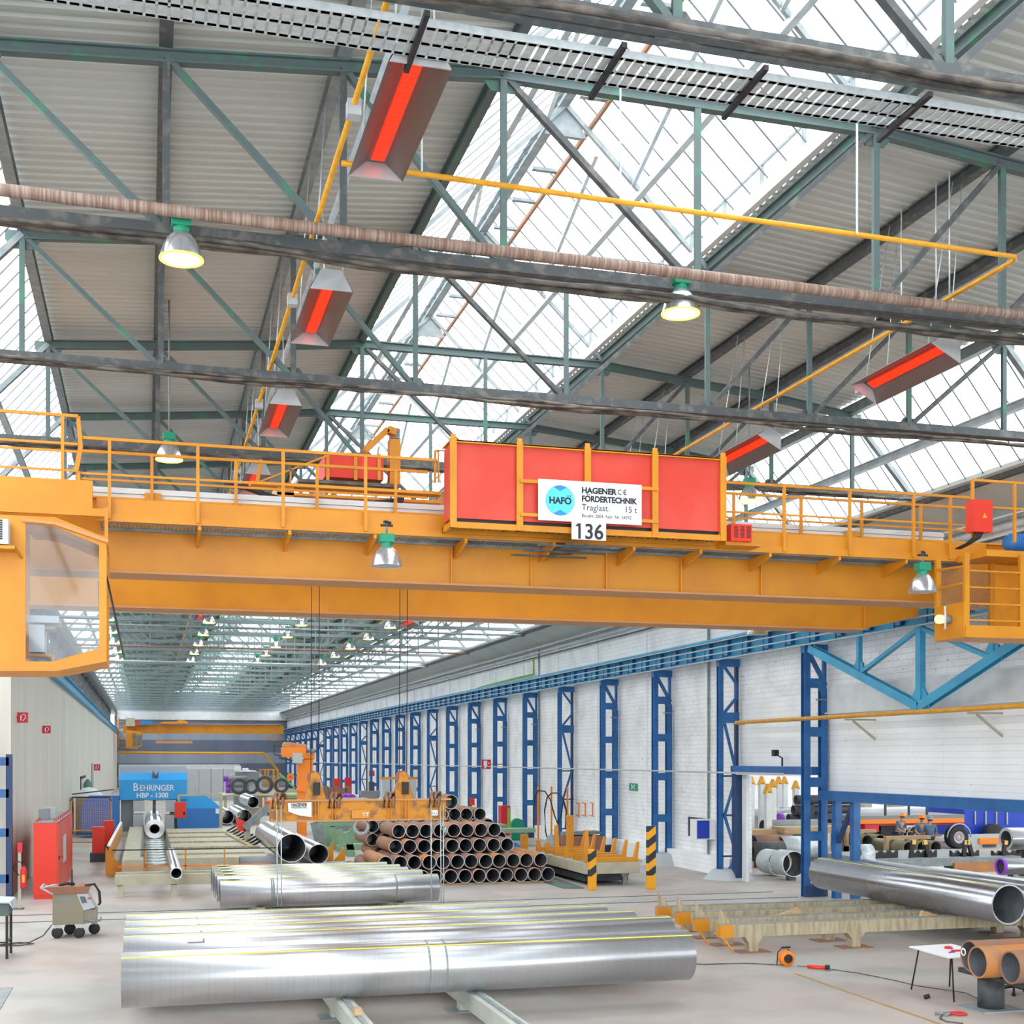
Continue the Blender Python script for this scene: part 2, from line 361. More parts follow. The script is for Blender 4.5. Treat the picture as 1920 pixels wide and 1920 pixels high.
# glazed slopes: panes and glazing bars
GL = [((XL, 10.45), (NX[0], NZ[0]+.22)), ((NX[3], NZ[3]+.35), (7.2, RZ)), ((7.3, RZ), (NX[5], NZ[5]+.35)), ((NX[8], NZ[8]+.22), (18.05, 10.35))]
for i, ((xa, za), (xb, zb)) in enumerate(GL):
    g = struct('window_%d' % (i+1), MB().add([(xa, Y0, za), (xb, Y0, zb), (xb, Y1, zb), (xa, Y1, za)], [(0, 1, 2, 3)]), 'skylight')
    d = Vector((xb-xa, 0, zb-za)); L_ = d.length; nrm = Vector((-d.z, 0, d.x)).normalized()
    if nrm.z > 0: nrm = -nrm
    b = MB(); y = Y0+.3
    while y < Y1:
        p = Vector((xa, y, za))+nrm*.03; b.bar(p, p+d, .032, .016, nrm); y += .637
    bo = obj('glazing_bar', b, 'glazing_bar', g); bo['kind'] = 'stuff'
struct('trim_4', MB().box(NX[5]-.32, NX[5]-.2, Y0, Y1, NZ[5]+.2, NZ[5]+.42), 'white_steel')
struct('trim_5', MB().box(NX[3]+.0, NX[3]+.06, Y0, Y1, NZ[3]+.16, NZ[3]+.36), 'grey_steel')
# longitudinal roof beams
def longbeam(name, x, z, w, h, mt, label, cat='beam', tp='i'):
    m = MB()
    if tp == 'i': m.ibeam((x, Y0, z), (x, Y1, z), w, h, .02)
    elif tp == 'a': m.angle((x, Y0, z), (x, Y1, z), w, h)
    else: m.bar((x, Y0, z), (x, Y1, z), w, h)
    return tag(obj(name, m, mt), label, cat)
longbeam('roof_purlin', NX[0], NZ[0]+.16, .16, .2, 'grey_steel', 'grey purlin along the outer edge of the left sheeted roof, beside the left glazing')
longbeam('roof_purlin', NX[1], NZ[1]+.18, .16, .2, 'dark_steel', 'dark purlin down the middle of the left sheeted roof')
longbeam('roof_purlin', NX[2], NZ[2]+.18, .16, .22, 'grey_steel', 'grey purlin above the row of red glowing heaters')
longbeam('roof_purlin', NX[3], NZ[3]+.12, .12, .2, 'green_steel', 'green purlin where the left sheeted roof meets the central glazing')
longbeam('roof_purlin', NX[5], NZ[5]+.12, .12, .2, 'green_steel', 'green purlin where the right sheeted roof meets the central glazing')
longbeam('roof_purlin', NX[6], NZ[6]+.18, .16, .2, 'dark_steel', 'dark purlin down the middle of the right sheeted roof')
longbeam('roof_purlin', NX[7], NZ[7]+.18, .16, .22, 'dark_steel', 'dark purlin right of the yellow pipe under the right sheeted roof')
longbeam('roof_purlin', NX[8], NZ[8]+.14, .16, .24, 'grey_steel', 'grey purlin at the top edge of the right side glazing')
longbeam('ridge_beam', 7.2, RZ-.12, .18, .24, 'grey_steel', 'heavy grey ridge beam at the peak of the central skylight')
longbeam('glazing_purlin', 5.55, 13.98, .1, .14, 'pale_steel', 'pale blue purlin halfway up the left slope of the central skylight', tp='a')
longbeam('glazing_purlin', 8.65, 14.28, .12, .16, 'pale_steel', 'pale blue purlin halfway up the right slope of the central skylight', tp='a')
longbeam('glazing_purlin', 7.72, 15.36, .06, .08, 'rust', 'thin brown rail beside the ridge rungs of the central skylight', tp='b')
longbeam('glazing_purlin', 17.15, 11.2, .16, .18, 'pale_steel', 'pale purlin halfway down the right side glazing', tp='i')
longbeam('glazing_purlin', -2.9, 11.2, .12, .14, 'pale_steel', 'pale purlin halfway down the left side glazing', tp='i')
longbeam('eaves_beam', 18.15, 10.24, .14, .18, 'dark_steel', 'weathered eaves beam at the foot of the right side glazing', tp='b')
# ridge rungs
rb = [o for o in sc.objects if o.name == 'ridge_beam'][0]
m = MB(); y = Y0+1
while y < Y1: m.box(7.2, 7.68, y, y+.1, 15.38, 15.44); y += 1.43
obj('ridge_rung', m, 'grey_steel', rb)['kind'] = 'stuff'
# guard rail inside the skylight
m = thing('guard_rail', (9.8, 60, 13.2), 'thin handrail on short posts along the right foot of the central skylight', 'railing')
obj('rail', MB().bar((9.82, Y0, 13.82), (9.82, Y1, 13.82), .04), 'grey_steel', m)
p = MB(); y = 8.0
while y < Y1: p.box(9.8, 9.86, y, y+.06, 13.2, 13.82); y += 1.43
obj('post', p, 'grey_steel', m)['kind'] = 'stuff'
# ------------------------------------------------------------------ trusses
def make_truss(y, label, far=False):
    GS, DS = ('green_steel_haze', 'dark_steel_haze') if far else ('green_steel', 'dark_steel')  # same steel throughout; far trusses take the copies with painted haze
    t = thing('roof_truss', (7.25, y, BZ), label, 'roof truss', 'steel roof trusses across the hall')
    Pt = [Vector((x, y, z)) for x, z in zip(NX, NZ)]; Pb = [Vector((x, y, BZ)) for x in NX]
    m = MB()
    for a, b in zip([0, 1, 2, 3, 5, 6, 7], [1, 2, 3, 5, 6, 7, 8]): m.ibeam(Pt[a], Pt[b], .13, .17, .025)
    obj('top_chord', m, GS, t)
    obj('bottom_chord', MB().angle((XL, y-.07, BZ), (XR, y-.07, BZ), .11, .15, .02).angle((XL, y+.07, BZ), (XR, y+.07, BZ), .11, .15, .02), DS, t)
    for i in range(9):
        obj('post', MB().angle(Pb[i], Pt[i]-Vector((0, 0, .07)), .09, .09, .03, (0, 1, 0)), GS if i not in (1, 2) else DS, t)
    for a, b in ((0, 1), (1, 2), (2, 3), (3, 4), (5, 4), (6, 5), (7, 6), (8, 7)):
        obj('diagonal', MB().bar(Pt[a], Pb[b], .075, .1, (0, 1, 0)), GS if a in (0, 1, 2) else DS, t)
    def gus(c, s, mt=GS):
        x, yy, z = c; k = s
        obj('gusset_plate', MB().prism([(x-k, yy-.012, z-.1), (x-k*.6, yy-.012, z-k*.9) if z > 12 else (x-k, yy-.012, z+.05), (x+k*.6, yy-.012, z-k*.9) if z > 12 else (x-k*.5, yy-.012, z+k*.9), (x+k, yy-.012, z-.1) if z > 12 else (x+k*.5, yy-.012, z+k*.9), (x+k, yy-.012, z+.06) if z > 12 else (x+k, yy-.012, z+.05), (x-k, yy-.012, z+.06) if z > 12 else (x+k, yy-.012, z-.1)], (0, .024, 0)), mt, t)
    for i in (0, 3, 5, 8): gus(Pt[i], .26)
    for i in range(1, 8): gus(Pb[i], .2, DS)
    for a, b in (((XL, 10.45), (NX[0], NZ[0])), ((NX[8], NZ[8]), (18.1, 10.35))):
        obj('side_rafter', MB().bar((a[0], y, a[1]), (b[0], y, b[1]), .1, .14, (0, 1, 0)), 'grey_steel', t)
    R = Vector((7.25, y, RZ-.2))
    for i in (3, 5): obj('lantern_rafter', MB().angle(Pt[i]+Vector((0, 0, .1)), R, .08, .1, .02, (0, 1, 0)), 'grey_steel', t)
    obj('ridge_gusset', MB().prism([(6.85, y-.015, 15.15), (7.65, y-.015, 15.15), (7.35, y-.015, 15.7), (7.15, y-.015, 15.7)], (0, .03, 0)), 'grey_steel', t)
    return t
tr0 = make_truss(33.5-4*BAY, 'green roof truss, first from the camera, behind the perforated cable tray')
for j in range(1, 31):
    if j <= 5: lb = 'green roof truss, %s from the camera' % ORD[j]
    else: lb = 'green roof truss, %s from the camera, seen under the crane' % ORD[j] if j < 30 else 'last green roof truss against the slate end wall'
    if 33.5+(j-4)*BAY > 181.5: break
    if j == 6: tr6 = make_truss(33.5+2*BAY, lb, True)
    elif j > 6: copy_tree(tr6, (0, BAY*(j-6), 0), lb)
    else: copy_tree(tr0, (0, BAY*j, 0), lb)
# wind bracing rods of the skylight, one pair per bay
for j in range(8):
    y = 33.5+(j-4)*BAY
    for k, (a, b, lb) in enumerate((((7.95, y+.3, 15.05), (8.55, y+BAY, 14.45), 'right'), ((6.9, y+BAY, 15.4), (5.7, y, 14.15), 'left'))):
        tag(obj('bracing_rod', MB().bar(a, b, .07), 'pale_steel'), 'pale bracing rod in the %s skylight slope, bay %s from the camera' % (lb, ORD[j]), 'bracing rod', 'skylight bracing rods')
# ------------------------------------------------------------------ right wall columns
def col_A(k, lb):
    y = 33.5+BAY*k; x0, x1 = 18.2, 18.95
    t = thing('steel_column', (18.6, y, 0), lb, 'column', 'blue steel columns along the right wall')
    obj('front_chord', MB().ibeam((x0+.1, y, 0), (x0+.1, y, 7.25), .2, .2, .02, (0, 1, 0)).bar((x0+.1, y-.08, 0), (x0+.1, y-.08, 7.2), .2, .03, (0, 1, 0)), 'blue', t)
    obj('rear_chord', MB().ibeam((x1-.1, y, 0), (x1-.1, y, 6), .2, .2, .02, (0, 1, 0)).bar((x1-.1, y-.08, 0), (x1-.1, y-.08, 5.9), .2, .03, (0, 1, 0)).bar((x1-.06, y, 5.9), (x1-.06, y, 7.2), .1, .1), 'blue', t)
    for z in (.25, 1.75, 3.3, 4.75, 6.15): obj('batten', MB().box(x0+.1, x1-.05, y-.11, y-.09, z-.14, z+.14), 'blue', t)
    obj('cap_plate', MB().box(x0, x1, y-.12, y+.12, 7.02, 7.27), 'blue', t)
    obj('knee_brace', MB().bar((x0+.15, y-.06, 7.05), (x1-.05, y-.06, 6.1), .1, .12, (0, 1, 0)), 'blue', t)
    obj('knee_brace', MB().bar((x0+.45, y-.06, 6.1), (x1, y-.06, 5.72), .08, .08, (0, 1, 0)), 'blue', t)
    obj('bracket', MB().box(x1-.3, x1-.05, y-.12, y+.05, 5.66, 5.7), 'grey_steel', t)
    return t
def col_B(k, lb):
    y = 33.5+BAY*k; x0, x1 = 18.2, 18.95
    t = thing('steel_column', (18.6, y, 0), lb, 'column', 'blue steel columns along the right wall')
    obj('front_chord', MB().ibeam((x0+.08, y, 0), (x0+.08, y, 7.25), .16, .2, .02, (0, 1, 0)).bar((x0+.08, y-.08, 0), (x0+.08, y-.08, 7.2), .16, .03, (0, 1, 0)), 'blue', t)
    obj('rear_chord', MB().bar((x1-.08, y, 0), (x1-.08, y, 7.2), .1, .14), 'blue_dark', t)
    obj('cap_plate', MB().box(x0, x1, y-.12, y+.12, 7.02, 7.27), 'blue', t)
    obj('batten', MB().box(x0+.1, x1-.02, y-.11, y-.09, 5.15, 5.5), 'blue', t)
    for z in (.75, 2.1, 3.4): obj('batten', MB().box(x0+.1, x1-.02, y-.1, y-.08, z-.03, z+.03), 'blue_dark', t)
    for a, b, za, zb in ((0, 1, 7, 6.45), (1, 1, 6.45, 6), (1, 0, 6, 5.5), (0, 1, 5.15, 3.5), (1, 0, 3.4, 2.1), (0, 1, 2.1, .8), (1, 0, .75, 0.02)):
        xa, xb = [(x0+.2, x1-.12)[i] for i in (a, b)]
        obj('lacing_bar', MB().bar((xa, y-.09, za), (xb, y-.09, zb), .09, .05, (0, 1, 0)), 'blue', t)
    return t
cA = col_A(0, 'wide blue riveted column between the doorway and the wide opening')
obj('batten', MB().box(18.2, 18.95, 33.38, 33.41, 0, .32), 'blue_dark', cA)
cB = col_B(1, 'blue zigzag-laced column left of the doorway, behind the wall box')
for k in range(2, 26):
    if k in (4, 9, 14, 19): copy_tree(cB, (0, BAY*(k-1), 0), 'blue zigzag-laced column, %s from the wide opening' % ORD[k])
    else: copy_tree(cA, (0, BAY*k, 0), 'blue column with flat battens, %s from the wide opening' % ORD[k])
# crane rails
r = thing('crane_runway', (18.35, 90, 7.27), 'bright blue crane runway girder along the right wall on the blue columns', 'runway girder')
obj('girder', MB().ibeam((18.4, Y0, 7.6), (18.4, Y1, 7.6), .3, .62, .03).box(18.05, 18.2, Y0, Y1, 7.86, 7.93).box(18.1, 18.4, Y0, Y1, 7.84, 7.9), 'cyan_blue', r)
m = MB(); y = 10.0
while y < Y1: m.box(18.26, 18.4, y, y+.03, 7.3, 7.9); m.box(18.08, 18.3, y, y+.04, 7.3, 7.33); m.box(18.08, 18.11, y, y+.04, 7.2, 7.85); y += 1.43
obj('stiffener', m, 'blue', r)['kind'] = 'stuff'
for z in (7.82, 7.62, 7.42, 7.22): obj('conductor_rail', MB().tube((18.05, Y0, z), (18.05, Y1, z), .022, n=6), 'light_grey', r)
r = thing('crane_runway', (-3.45, 90, 7.25), 'blue crane runway girder along the top of the left concrete wall', 'runway girder')
obj('girder', MB().ibeam((-3.6, Y0, 7.5), (-3.6, Y1, 7.5), .3, .5, .03), 'cyan_blue', r)
# king-post truss under the runway
t = thing('runway_truss', (18.3, 27.77, 5.1), 'bright blue V-shaped king-post truss under the runway over the wide opening', 'truss')
A, B, K = Vector((18.3, 33.2, 7.13)), Vector((18.3, 22.3, 7.13)), Vector((18.3, 27.77, 5.25))
obj('lower_chord', MB().ibeam(A, K, .22, .2, .03, (1, 0, 0)), 'cyan_blue', t); obj('lower_chord', MB().ibeam(K, B, .22, .2, .03, (1, 0, 0)), 'cyan_blue', t)
obj('king_post', MB().bar(K, (18.3, 27.77, 7.26), .16, .2), 'cyan_blue', t)
for s in (-1, 1):
    q = K.lerp(A if s > 0 else B, .52); yy = q.y
    obj('post', MB().bar(q, (18.3, yy, 7.26), .12, .12), 'cyan_blue', t)
    obj('strut', MB().bar(q, (18.3, 27.77, 7.2), .1, .12, (1, 0, 0)), 'cyan_blue', t)
    obj('gusset_plate', MB().prism([(18.27, yy-.3, q.z-.05), (18.27, yy+.3, q.z+.15), (18.27, yy+.1, q.z+.4), (18.27, yy-.2, q.z+.3)], (.05, 0, 0)), 'cyan_blue', t)
obj('gusset_plate', MB().prism([(18.26, 27.4, 5.2), (18.26, 28.15, 5.2), (18.26, 28.1, 5.5), (18.26, 27.9, 5.75), (18.26, 27.62, 5.75), (18.26, 27.42, 5.5)], (.06, 0, 0)), 'cyan_blue', t)
# opening lintels and jambs
tag(obj('lintel_beam', MB().ibeam((18.75, Y0, 2.92), (18.75, 33.35, 2.92), .3, .28, .02).bar((18.62, Y0, 2.92), (18.62, 33.3, 2.92), .03, .24), 'blue'), 'long blue lintel beam over the wide opening to the next hall', 'lintel')
t = thing('door_frame', (18.7, 36.4, 0), 'blue frame with white track around the doorway to the next hall', 'door frame')
obj('lintel', MB().bar((18.7, 33.6, 3.62), (18.7, 39, 3.62), .3, .24), 'blue', t)
obj('jamb', MB().bar((18.6, 38.6, 0), (18.6, 38.6, 3.5), .25, .3), 'blue_dark', t)
obj('door_track', MB().bar((18.7, 38.2, 0), (18.7, 38.2, 3.5), .1, .3), 'white_steel', t)
obj('head_rail', MB().bar((18.52, 33.7, 3.48), (18.52, 38.8, 3.48), .08, .05), 'white', t)
t = thing('opening_post', (18.9, 33.0, 0), 'blue double post with dark brace inside the wide opening, beside the riveted column', 'post')
for yy in (32.9, 31.9): obj('post', MB().bar((18.95, yy, 0), (18.95, yy, 2.78), .2, .22), 'blue', t)
obj('brace', MB().bar((18.95, 32.8, 1.6), (18.95, 32.0, 2.7), .1, .12, (1, 0, 0)), 'blue_dark', t)
# left side: posts between the left wall top and the roof edge
for j in range(22):
    y = 42+BAY*j
    tag(obj('clerestory_post', MB().bar((-4.2, y, 7.25), (-4.2, y, 9.85), .35, .35).bar((-4.2, y+.2, 8.0), (-4.2, y+BAY-.3, 9.7), .15, .15), 'dark_steel'),
        'dark braced post above the left wall, %s from the camera' % ORD[j], 'post', 'clerestory posts above the left wall')
tag(obj('clerestory_beam', MB().box(-4.6, -3.75, 39, Y1, 9.86, 10.6), 'dark_steel'), 'deep dark beam above the open strip over the left wall', 'beam')
# roof slabs over the neighbouring halls, daylight strips between them
for i, x in enumerate((19.6, 27.0, 34.4, 41.8, 49.2)):
    struct('ceiling', MB().box(x, x+5.6, Y0, 75, 9.6, 9.75), 'roof_sheet')
struct('ceiling', MB().box(-21.5, -9, 0, Y1, 9.6, 9.75), 'roof_sheet')
struct('wall_far', MB().box(19.6, 69, 74.6, 75, 0, 9.6), 'panel_white')
struct('wall_far', MB().box(68.6, 69, -4, 75, 0, 9.6), 'white_steel')
# ------------------------------------------------------------------ the near overhead crane
CR = thing('bridge_crane', (7.25, 24.8, 7.0), 'big yellow overhead bridge crane with red cabinet, sign, walkway and hanging cab', 'crane')
YN, YF, ZB, ZT = 22.3, 27.4, 7.08, 8.26
def girder(y, bends):
    g = obj('girder', MB().prism([(-3.3, y, ZB), (16.5, y, ZB), (18.0, y, ZB+.35), (18.0, y, ZT), (-3.3, y, ZT)], (0, .6, 0)), 'crane', CR)
    obj('bottom_flange', MB().box(-3.3, 16.5, y-.1, y+.7, ZB-.035, ZB), 'brown_edge', g)
    obj('top_flange', MB().box(-3.3, 18.0, y-.1, y+.7, ZT, ZT+.03), 'crane2', g)
    for u in bends: x = atY(u, 1100, y).x; obj('web_stiffener', MB().box(x-.012, x+.012, y-.07, y, ZB, ZT), 'crane2', g)
    return g
girder(YN, (845, 994, 1135, 1275, 1425)); girder(YF, (1619,))
obj('crane_rail', MB().box(-3.9, 18.3, YN+.25, YN+.31, ZT+.03, ZT+.09).box(-3.9, 18.3, YF+.25, YF+.31, ZT+.03, ZT+.09), 'grey_steel', CR)
obj('busbar_cover', MB().box(-1.2, 15.2, YN-.02, YN+.06, ZT+.04, ZT+.1).box(-1.2, 15.2, YN-.05, YN+.03, ZT+.105, ZT+.165).box(-1.2, 15.2, YN-.02, YN+.06, ZT+.17, ZT+.2), 'white_steel', CR)
obj('cable_drum', MB().tube((-2.9, YN-.05, ZT+.12), (-1.3, YN-.05, ZT+.12), .12), 'light_grey', CR)
for u in (287, 1612): x = atY(u, 930, 21.9).x; obj('lug', MB().box(x-.13, x+.13, YN-.12, YN-.08, ZT-.02, ZT+.12), 'crane', CR)
for x in (-3.9, 17.9): obj('end_carriage', MB().box(x, x+.7, 20.6, 29.6, 7.98, 8.5), 'crane', CR)
# walkway
YW = 21.5
obj('walkway_fascia', MB().box(-.75, 15.6, YW-.02, YW+.02, 7.86, 8.12).box(-.75, 15.6, YW-.08, YW, 7.75, 7.87), 'crane', CR)
obj('walkway_fascia', MB().box(-3.9, -.8, YW-.25, YW-.05, 7.82, 8.34).box(-3.9, -.6, YW-.3, YW-.25, 7.78, 7.9), 'crane', CR)
m = MB(); x = -.7
while x < 15.5: m.box(x, x+.022, YW, YN, 7.78, 7.81); x += .062
m.box(-.7, 15.5, YW+.05, YW+.09, 7.74, 7.8); m.box(-.7, 15.5, YN-.09, YN-.05, 7.74, 7.8)
obj('walkway_grating', m, 'grey_steel', CR)['kind'] = 'stuff'
obj('walkway_plate', MB().box(4.9, 15.5, YW+.02, YN, 7.812, 7.83), 'grey_steel', CR)
for u in (371, 540, 700, 870, 1035, 1185, 1310, 1440, 1570, 1695):
    x = atY(u, 1000, YW).x
    obj('walkway_bracket', MB().prism([(x, YW-.05, 7.76), (x, YN, 7.76), (x, YN, 7.52), (x, YW-.05, 7.68)], (.05, 0, 0)), 'crane2', CR)
def rail(y, x0, x1, zt, zs, posts, pz, name='handrail'):
    h = obj(name, MB().bar((x0, y, zt), (x1, y, zt), .045), 'crane', CR)
    for z in zs: obj('mid_rail', MB().bar((x0, y, z), (x1, y, z), .03, .035), 'crane', h)
    for p in posts: obj('rail_post', MB().bar((p, y, pz), (p, y, zt), .05, .05), 'crane', h)
PX = [-.55+1.36*k for k in range(4)]
rail(YW-.1, -1.0, 4.75, 9.04, (8.48,), PX, 7.78)
rail(YW-.1, 9.85, 15.2, 8.98, (8.45,), [11.25, 12.6, 13.95, 14.75], 7.78)
rail(YN-.15, -1.0, 4.75, 9.0, (8.55,), [.1+1.36*k for k in range(4)], 8.1)
rail(YN-.15, 9.85, 15.6, 8.95, (8.5,), [10.6, 12.0, 13.3, 14.6], 8.1)
rail(YW-.15, -3.6, -1.02, 9.36, (8.92, 8.8, 8.5), [-1.25], 8.1)
obj('handrail_slope', MB().bar((-1.02, YW-.12, 9.36), (-.98, YW-.12, 8.9), .06).bar((-.98, YW-.12, 8.9), (-1.05, YW-.12, 8.5), .07).bar((-1.02, YW-.12, 8.5), (-1.0, YW-.12, 7.9), .06), 'crane', CR)
rail(20.5, 14.6, 17.4, 9.1, (8.62,), [14.6, 15.5, 16.3, 17.3], 8.0)
# red control container
x0, x1, yf, yb, z0, z1 = 4.83, 9.78, 20.75, 21.35, 7.80, 9.24
c = obj('control_cabinet', MB().box(x0+.03, x1-.03, yf+.06, yb, z0+.17, z1-.03), 'red_panel', CR)
fr = MB().box(x0, x1, yf, yf+.06, z0, z0+.1).box(x0, x1, yf, yf+.06, z1-.03, z1+.01).box(x0, x1, yf, yb, z1-.01, z1+.012)
fr.box(x0, x1, yb-.05, yb, z0, z0+.1).box(x0, x0+.05, yf, yb, z0, z0+.1)
obj('cabinet_frame', fr, 'crane', c)
XP = [x0+.05, 6.02, 7.22, 8.45, x1-.05]
for x in XP: obj('frame_post', MB().box(x-.055, x+.055, yf-.02, yf+.03, z0, z1+.03), 'crane', c); obj('lifting_eye', MB().box(x-.04, x+.04, yf-.01, yf+.02, z1+.03, z1+.1), 'crane2', c)
for z in (8.62, 8.06): obj('sign_rail', MB().box(6.02, 8.5, yf-.05, yf-.02, z-.02, z+.035), 'crane', c)
obj('cable_gland', MB().box(x0+.1, x1-.1, yf+.1, yb-.1, z0+.08, z0+.17), 'black', c)
wm = MB()
for i in range(42):
    x = x0+.3+i*.11+random.uniform(-.03, .03)
    if 6.9 < x < 7.4: continue
    wm.path([(x, yf+.12, z0+.14), (x+.03, yf+.09, z0+.06), (x+random.uniform(-.05, .08), yf+.14, z0+.02), (x+.02, yf+.3, z0+.03)], .008, 4)
obj('cable_tails', wm, 'black', c)['kind'] = 'stuff'
# company sign and number
sx0, sx1, sy = 6.32, 8.17, yf-.09
sg = obj('sign_board', MB().box(sx0, sx1, sy, sy+.03, 7.98, 8.67), 'sign_white', CR, bevel=.008)
sg['label'] = 'white sign board'
cx, cz, R = sx0+.38, 8.325, .255
def disc(c, r, y, mname, name, pts=None, n=40, par=None):
    pts = pts or [(c[0]+r*math.cos(2*math.pi*i/n), y, c[1]+r*math.sin(2*math.pi*i/n)) for i in range(n)]
    return obj(name, MB().prism(pts, (0, -.003, 0)), mname, par)
disc((cx, cz), R, sy-.001, 'sign_blue', 'logo', par=sg)
h = []
for s in (1, -1):
    for i in range(15):
        a = math.radians(-62+i*124/14) if s > 0 else math.radians(118+i*124/14)
        h.append((cx+(R-.006)*math.cos(a), sy-.004, cz+(R-.006)*math.sin(a)))
    h.append((cx, sy-.004, cz+s*.155))
disc(None, 0, 0, 'sign_cyan', 'logo', pts=h, par=sg)
text('HAFO', .155, 'sign_ink', sg, (cx, sy-.009, cz-.055), bold=.006, align='CENTER', squash=.95)
obj('lettering', MB().box(cx+.125, cx+.145, sy-.012, sy-.006, cz+.07, cz+.09).box(cx+.165, cx+.185, sy-.012, sy-.006, cz+.07, cz+.09), 'sign_ink', sg)
text('HAGENER', .135, 'sign_ink', sg, (sx0+.76, sy-.002, 8.475), bold=.006, squash=1.02)
text('C', .125, 'sign_ink', sg, (sx0+1.41, sy-.002, 8.48), squash=.8, bold=.002); text('\u20ac', .125, 'sign_ink', sg, (sx0+1.5, sy-.002, 8.48), squash=.9, bold=.002)
text('FORDERTECHNIK', .135, 'sign_ink', sg, (sx0+.76, sy-.002, 8.335), bold=.006, squash=.92)
obj('lettering', MB().box(sx0+.857, sx0+.874, sy-.008, sy-.002, 8.442, 8.458).box(sx0+.893, sx0+.91, sy-.008, sy-.002, 8.442, 8.458), 'sign_ink', sg)
text('Traglast.', .15, 'sign_ink', sg, (sx0+.76, sy-.002, 8.185), squash=.98)
text('15 t', .15, 'sign_ink', sg, (sx0+1.53, sy-.002, 8.185), squash=.95)
text('Baujahr 2004  Fabr. Nr. 54792', .085, 'sign_ink', sg, (sx0+.76, sy-.002, 8.065), squash=.86)
nb = obj('number_plate', MB().box(6.90, 7.51, sy-.03, sy, 7.68, 7.98), 'sign_white', CR, bevel=.005)
text('136', .36, 'sign_ink', nb, (7.205, sy-.034, 7.70), bold=.006, align='CENTER', squash=.96)
obj('lettering', MB().prism([(6.955, sy-.034, 7.895), (7.0, sy-.034, 7.95), (7.02, sy-.034, 7.95), (7.02, sy-.034, 7.905)], (0, -.004, 0)), 'sign_ink', nb)
obj('lamp_tray', MB().bar((6.4, 21.0, 7.62), (7.9, 21.0, 7.62), .03).bar((6.3, 21.5, 7.6), (7.8, 21.5, 7.6), .03).bar((6.2, 21.9, 7.58), (7.6, 21.9, 7.58), .03).box(6.9, 7.3, 20.95, 22.0, 7.63, 7.67), 'dark_steel', CR)
# small red vented box, red switch box, blue motor
v = obj('resistor_box', MB().box(9.95, 10.36, 20.9, 21.25, 7.84, 8.14), 'red', CR)
m = MB()
for i in range(3):
    for k in range(9): m.box(10.01+i*.12, 10.09+i*.12, 20.892, 20.9, 7.9+k*.024, 7.91+k*.024)
obj('vent', m, 'black', v)
obj('box_bracket', MB().box(9.9, 10.6, 21.0, 21.4, 7.78, 7.84), 'crane', CR)
p = atY(1837, 970, 20.3); b = obj('switch_box', MB().box(p.x-.2, p.x+.2, 20.2, 20.44, 8.1, 8.68), 'red', CR)
obj('warning_triangle', MB().prism([(p.x-.02, 20.197, 8.35), (p.x+.08, 20.197, 8.35), (p.x+.03, 20.197, 8.44)], (0, -.003, 0)), 'gas_yellow', b)
for i in range(6): obj('cable', MB().path([(p.x-.12+i*.04, 20.3, 8.12), (p.x-.15+i*.03, 20.3, 8.0), (p.x-.25+i*.02, 20.35, 7.9), (p.x-.3+i*.02, 20.6, 7.84)], .012), 'black', b)
p = atY(1906, 1016, 20.8); mo = obj('drive_motor', MB().lathe((p.x, 20.9, p.z), [(.05, -.16), (.12, -.16), (.13, -.1), (.16, -.09), (.16, .2), (.1, .22)], 20, 'X', True), 'saw_blue2', CR)
m = MB()
for k in range(6): m.tube((p.x-.08+k*.05, 20.9, p.z), (p.x-.065+k*.05, 20.9, p.z), .175, n=16)
obj('cooling_fin', m, 'saw_blue2', mo)
obj('motor_bed', MB().box(14.9, 17.6, 20.5, 21.4, 7.72, 7.84), 'crane', CR)
# ladder cage at the right end
cg = obj('ladder_cage', MB().box(14.38, 17.6, 20.41, 21.28, 6.2, 6.27).box(14.37, 17.6, 20.37, 20.4, 6.2, 6.42), 'crane', CR)
for x, y in ((14.37, 20.4), (14.37, 21.28), (15.55, 20.4), (15.55, 21.28), (16.6, 20.4)): obj('cage_post', MB().box(x, x+.1, y, y+.07, 6.2, 7.75), 'crane', cg)
obj('cage_panel', MB().box(14.35, 14.37, 20.4, 21.3, 6.2, 6.85).bar((14.4, 20.42, 7.5), (14.4, 21.3, 7.55), .04).bar((14.4, 20.42, 7.2), (14.4, 21.3, 7.2), .04), 'crane', cg)
for z in (7.42, 7.12, 6.82, 6.52): obj('rung', MB().bar((14.45, 20.41, z), (15.55, 20.41, z), .03), 'crane', cg)
m = MB()
for i in range(22):
    m.bar((15.66+i*.045, 20.43, 6.4), (15.66+i*.045, 20.43, 7.7), .005); m.bar((14.45+i*.05, 21.3, 6.3), (14.45+i*.05, 21.3, 7.6), .005)
for i in range(28): m.bar((15.6, 20.43, 6.4+i*.046), (16.65, 20.43, 6.4+i*.046), .005); m.bar((14.45, 21.3, 6.3+i*.046), (15.55, 21.3, 6.3+i*.046), .005)
obj('wire_mesh', m, 'grey_steel', cg)['kind'] = 'stuff'
obj('cage_panel', MB().box(15.6, 17.6, 21.3, 21.33, 6.2, 7.7).box(16.7, 17.6, 20.41, 20.44, 6.4, 7.7), 'crane2', cg)
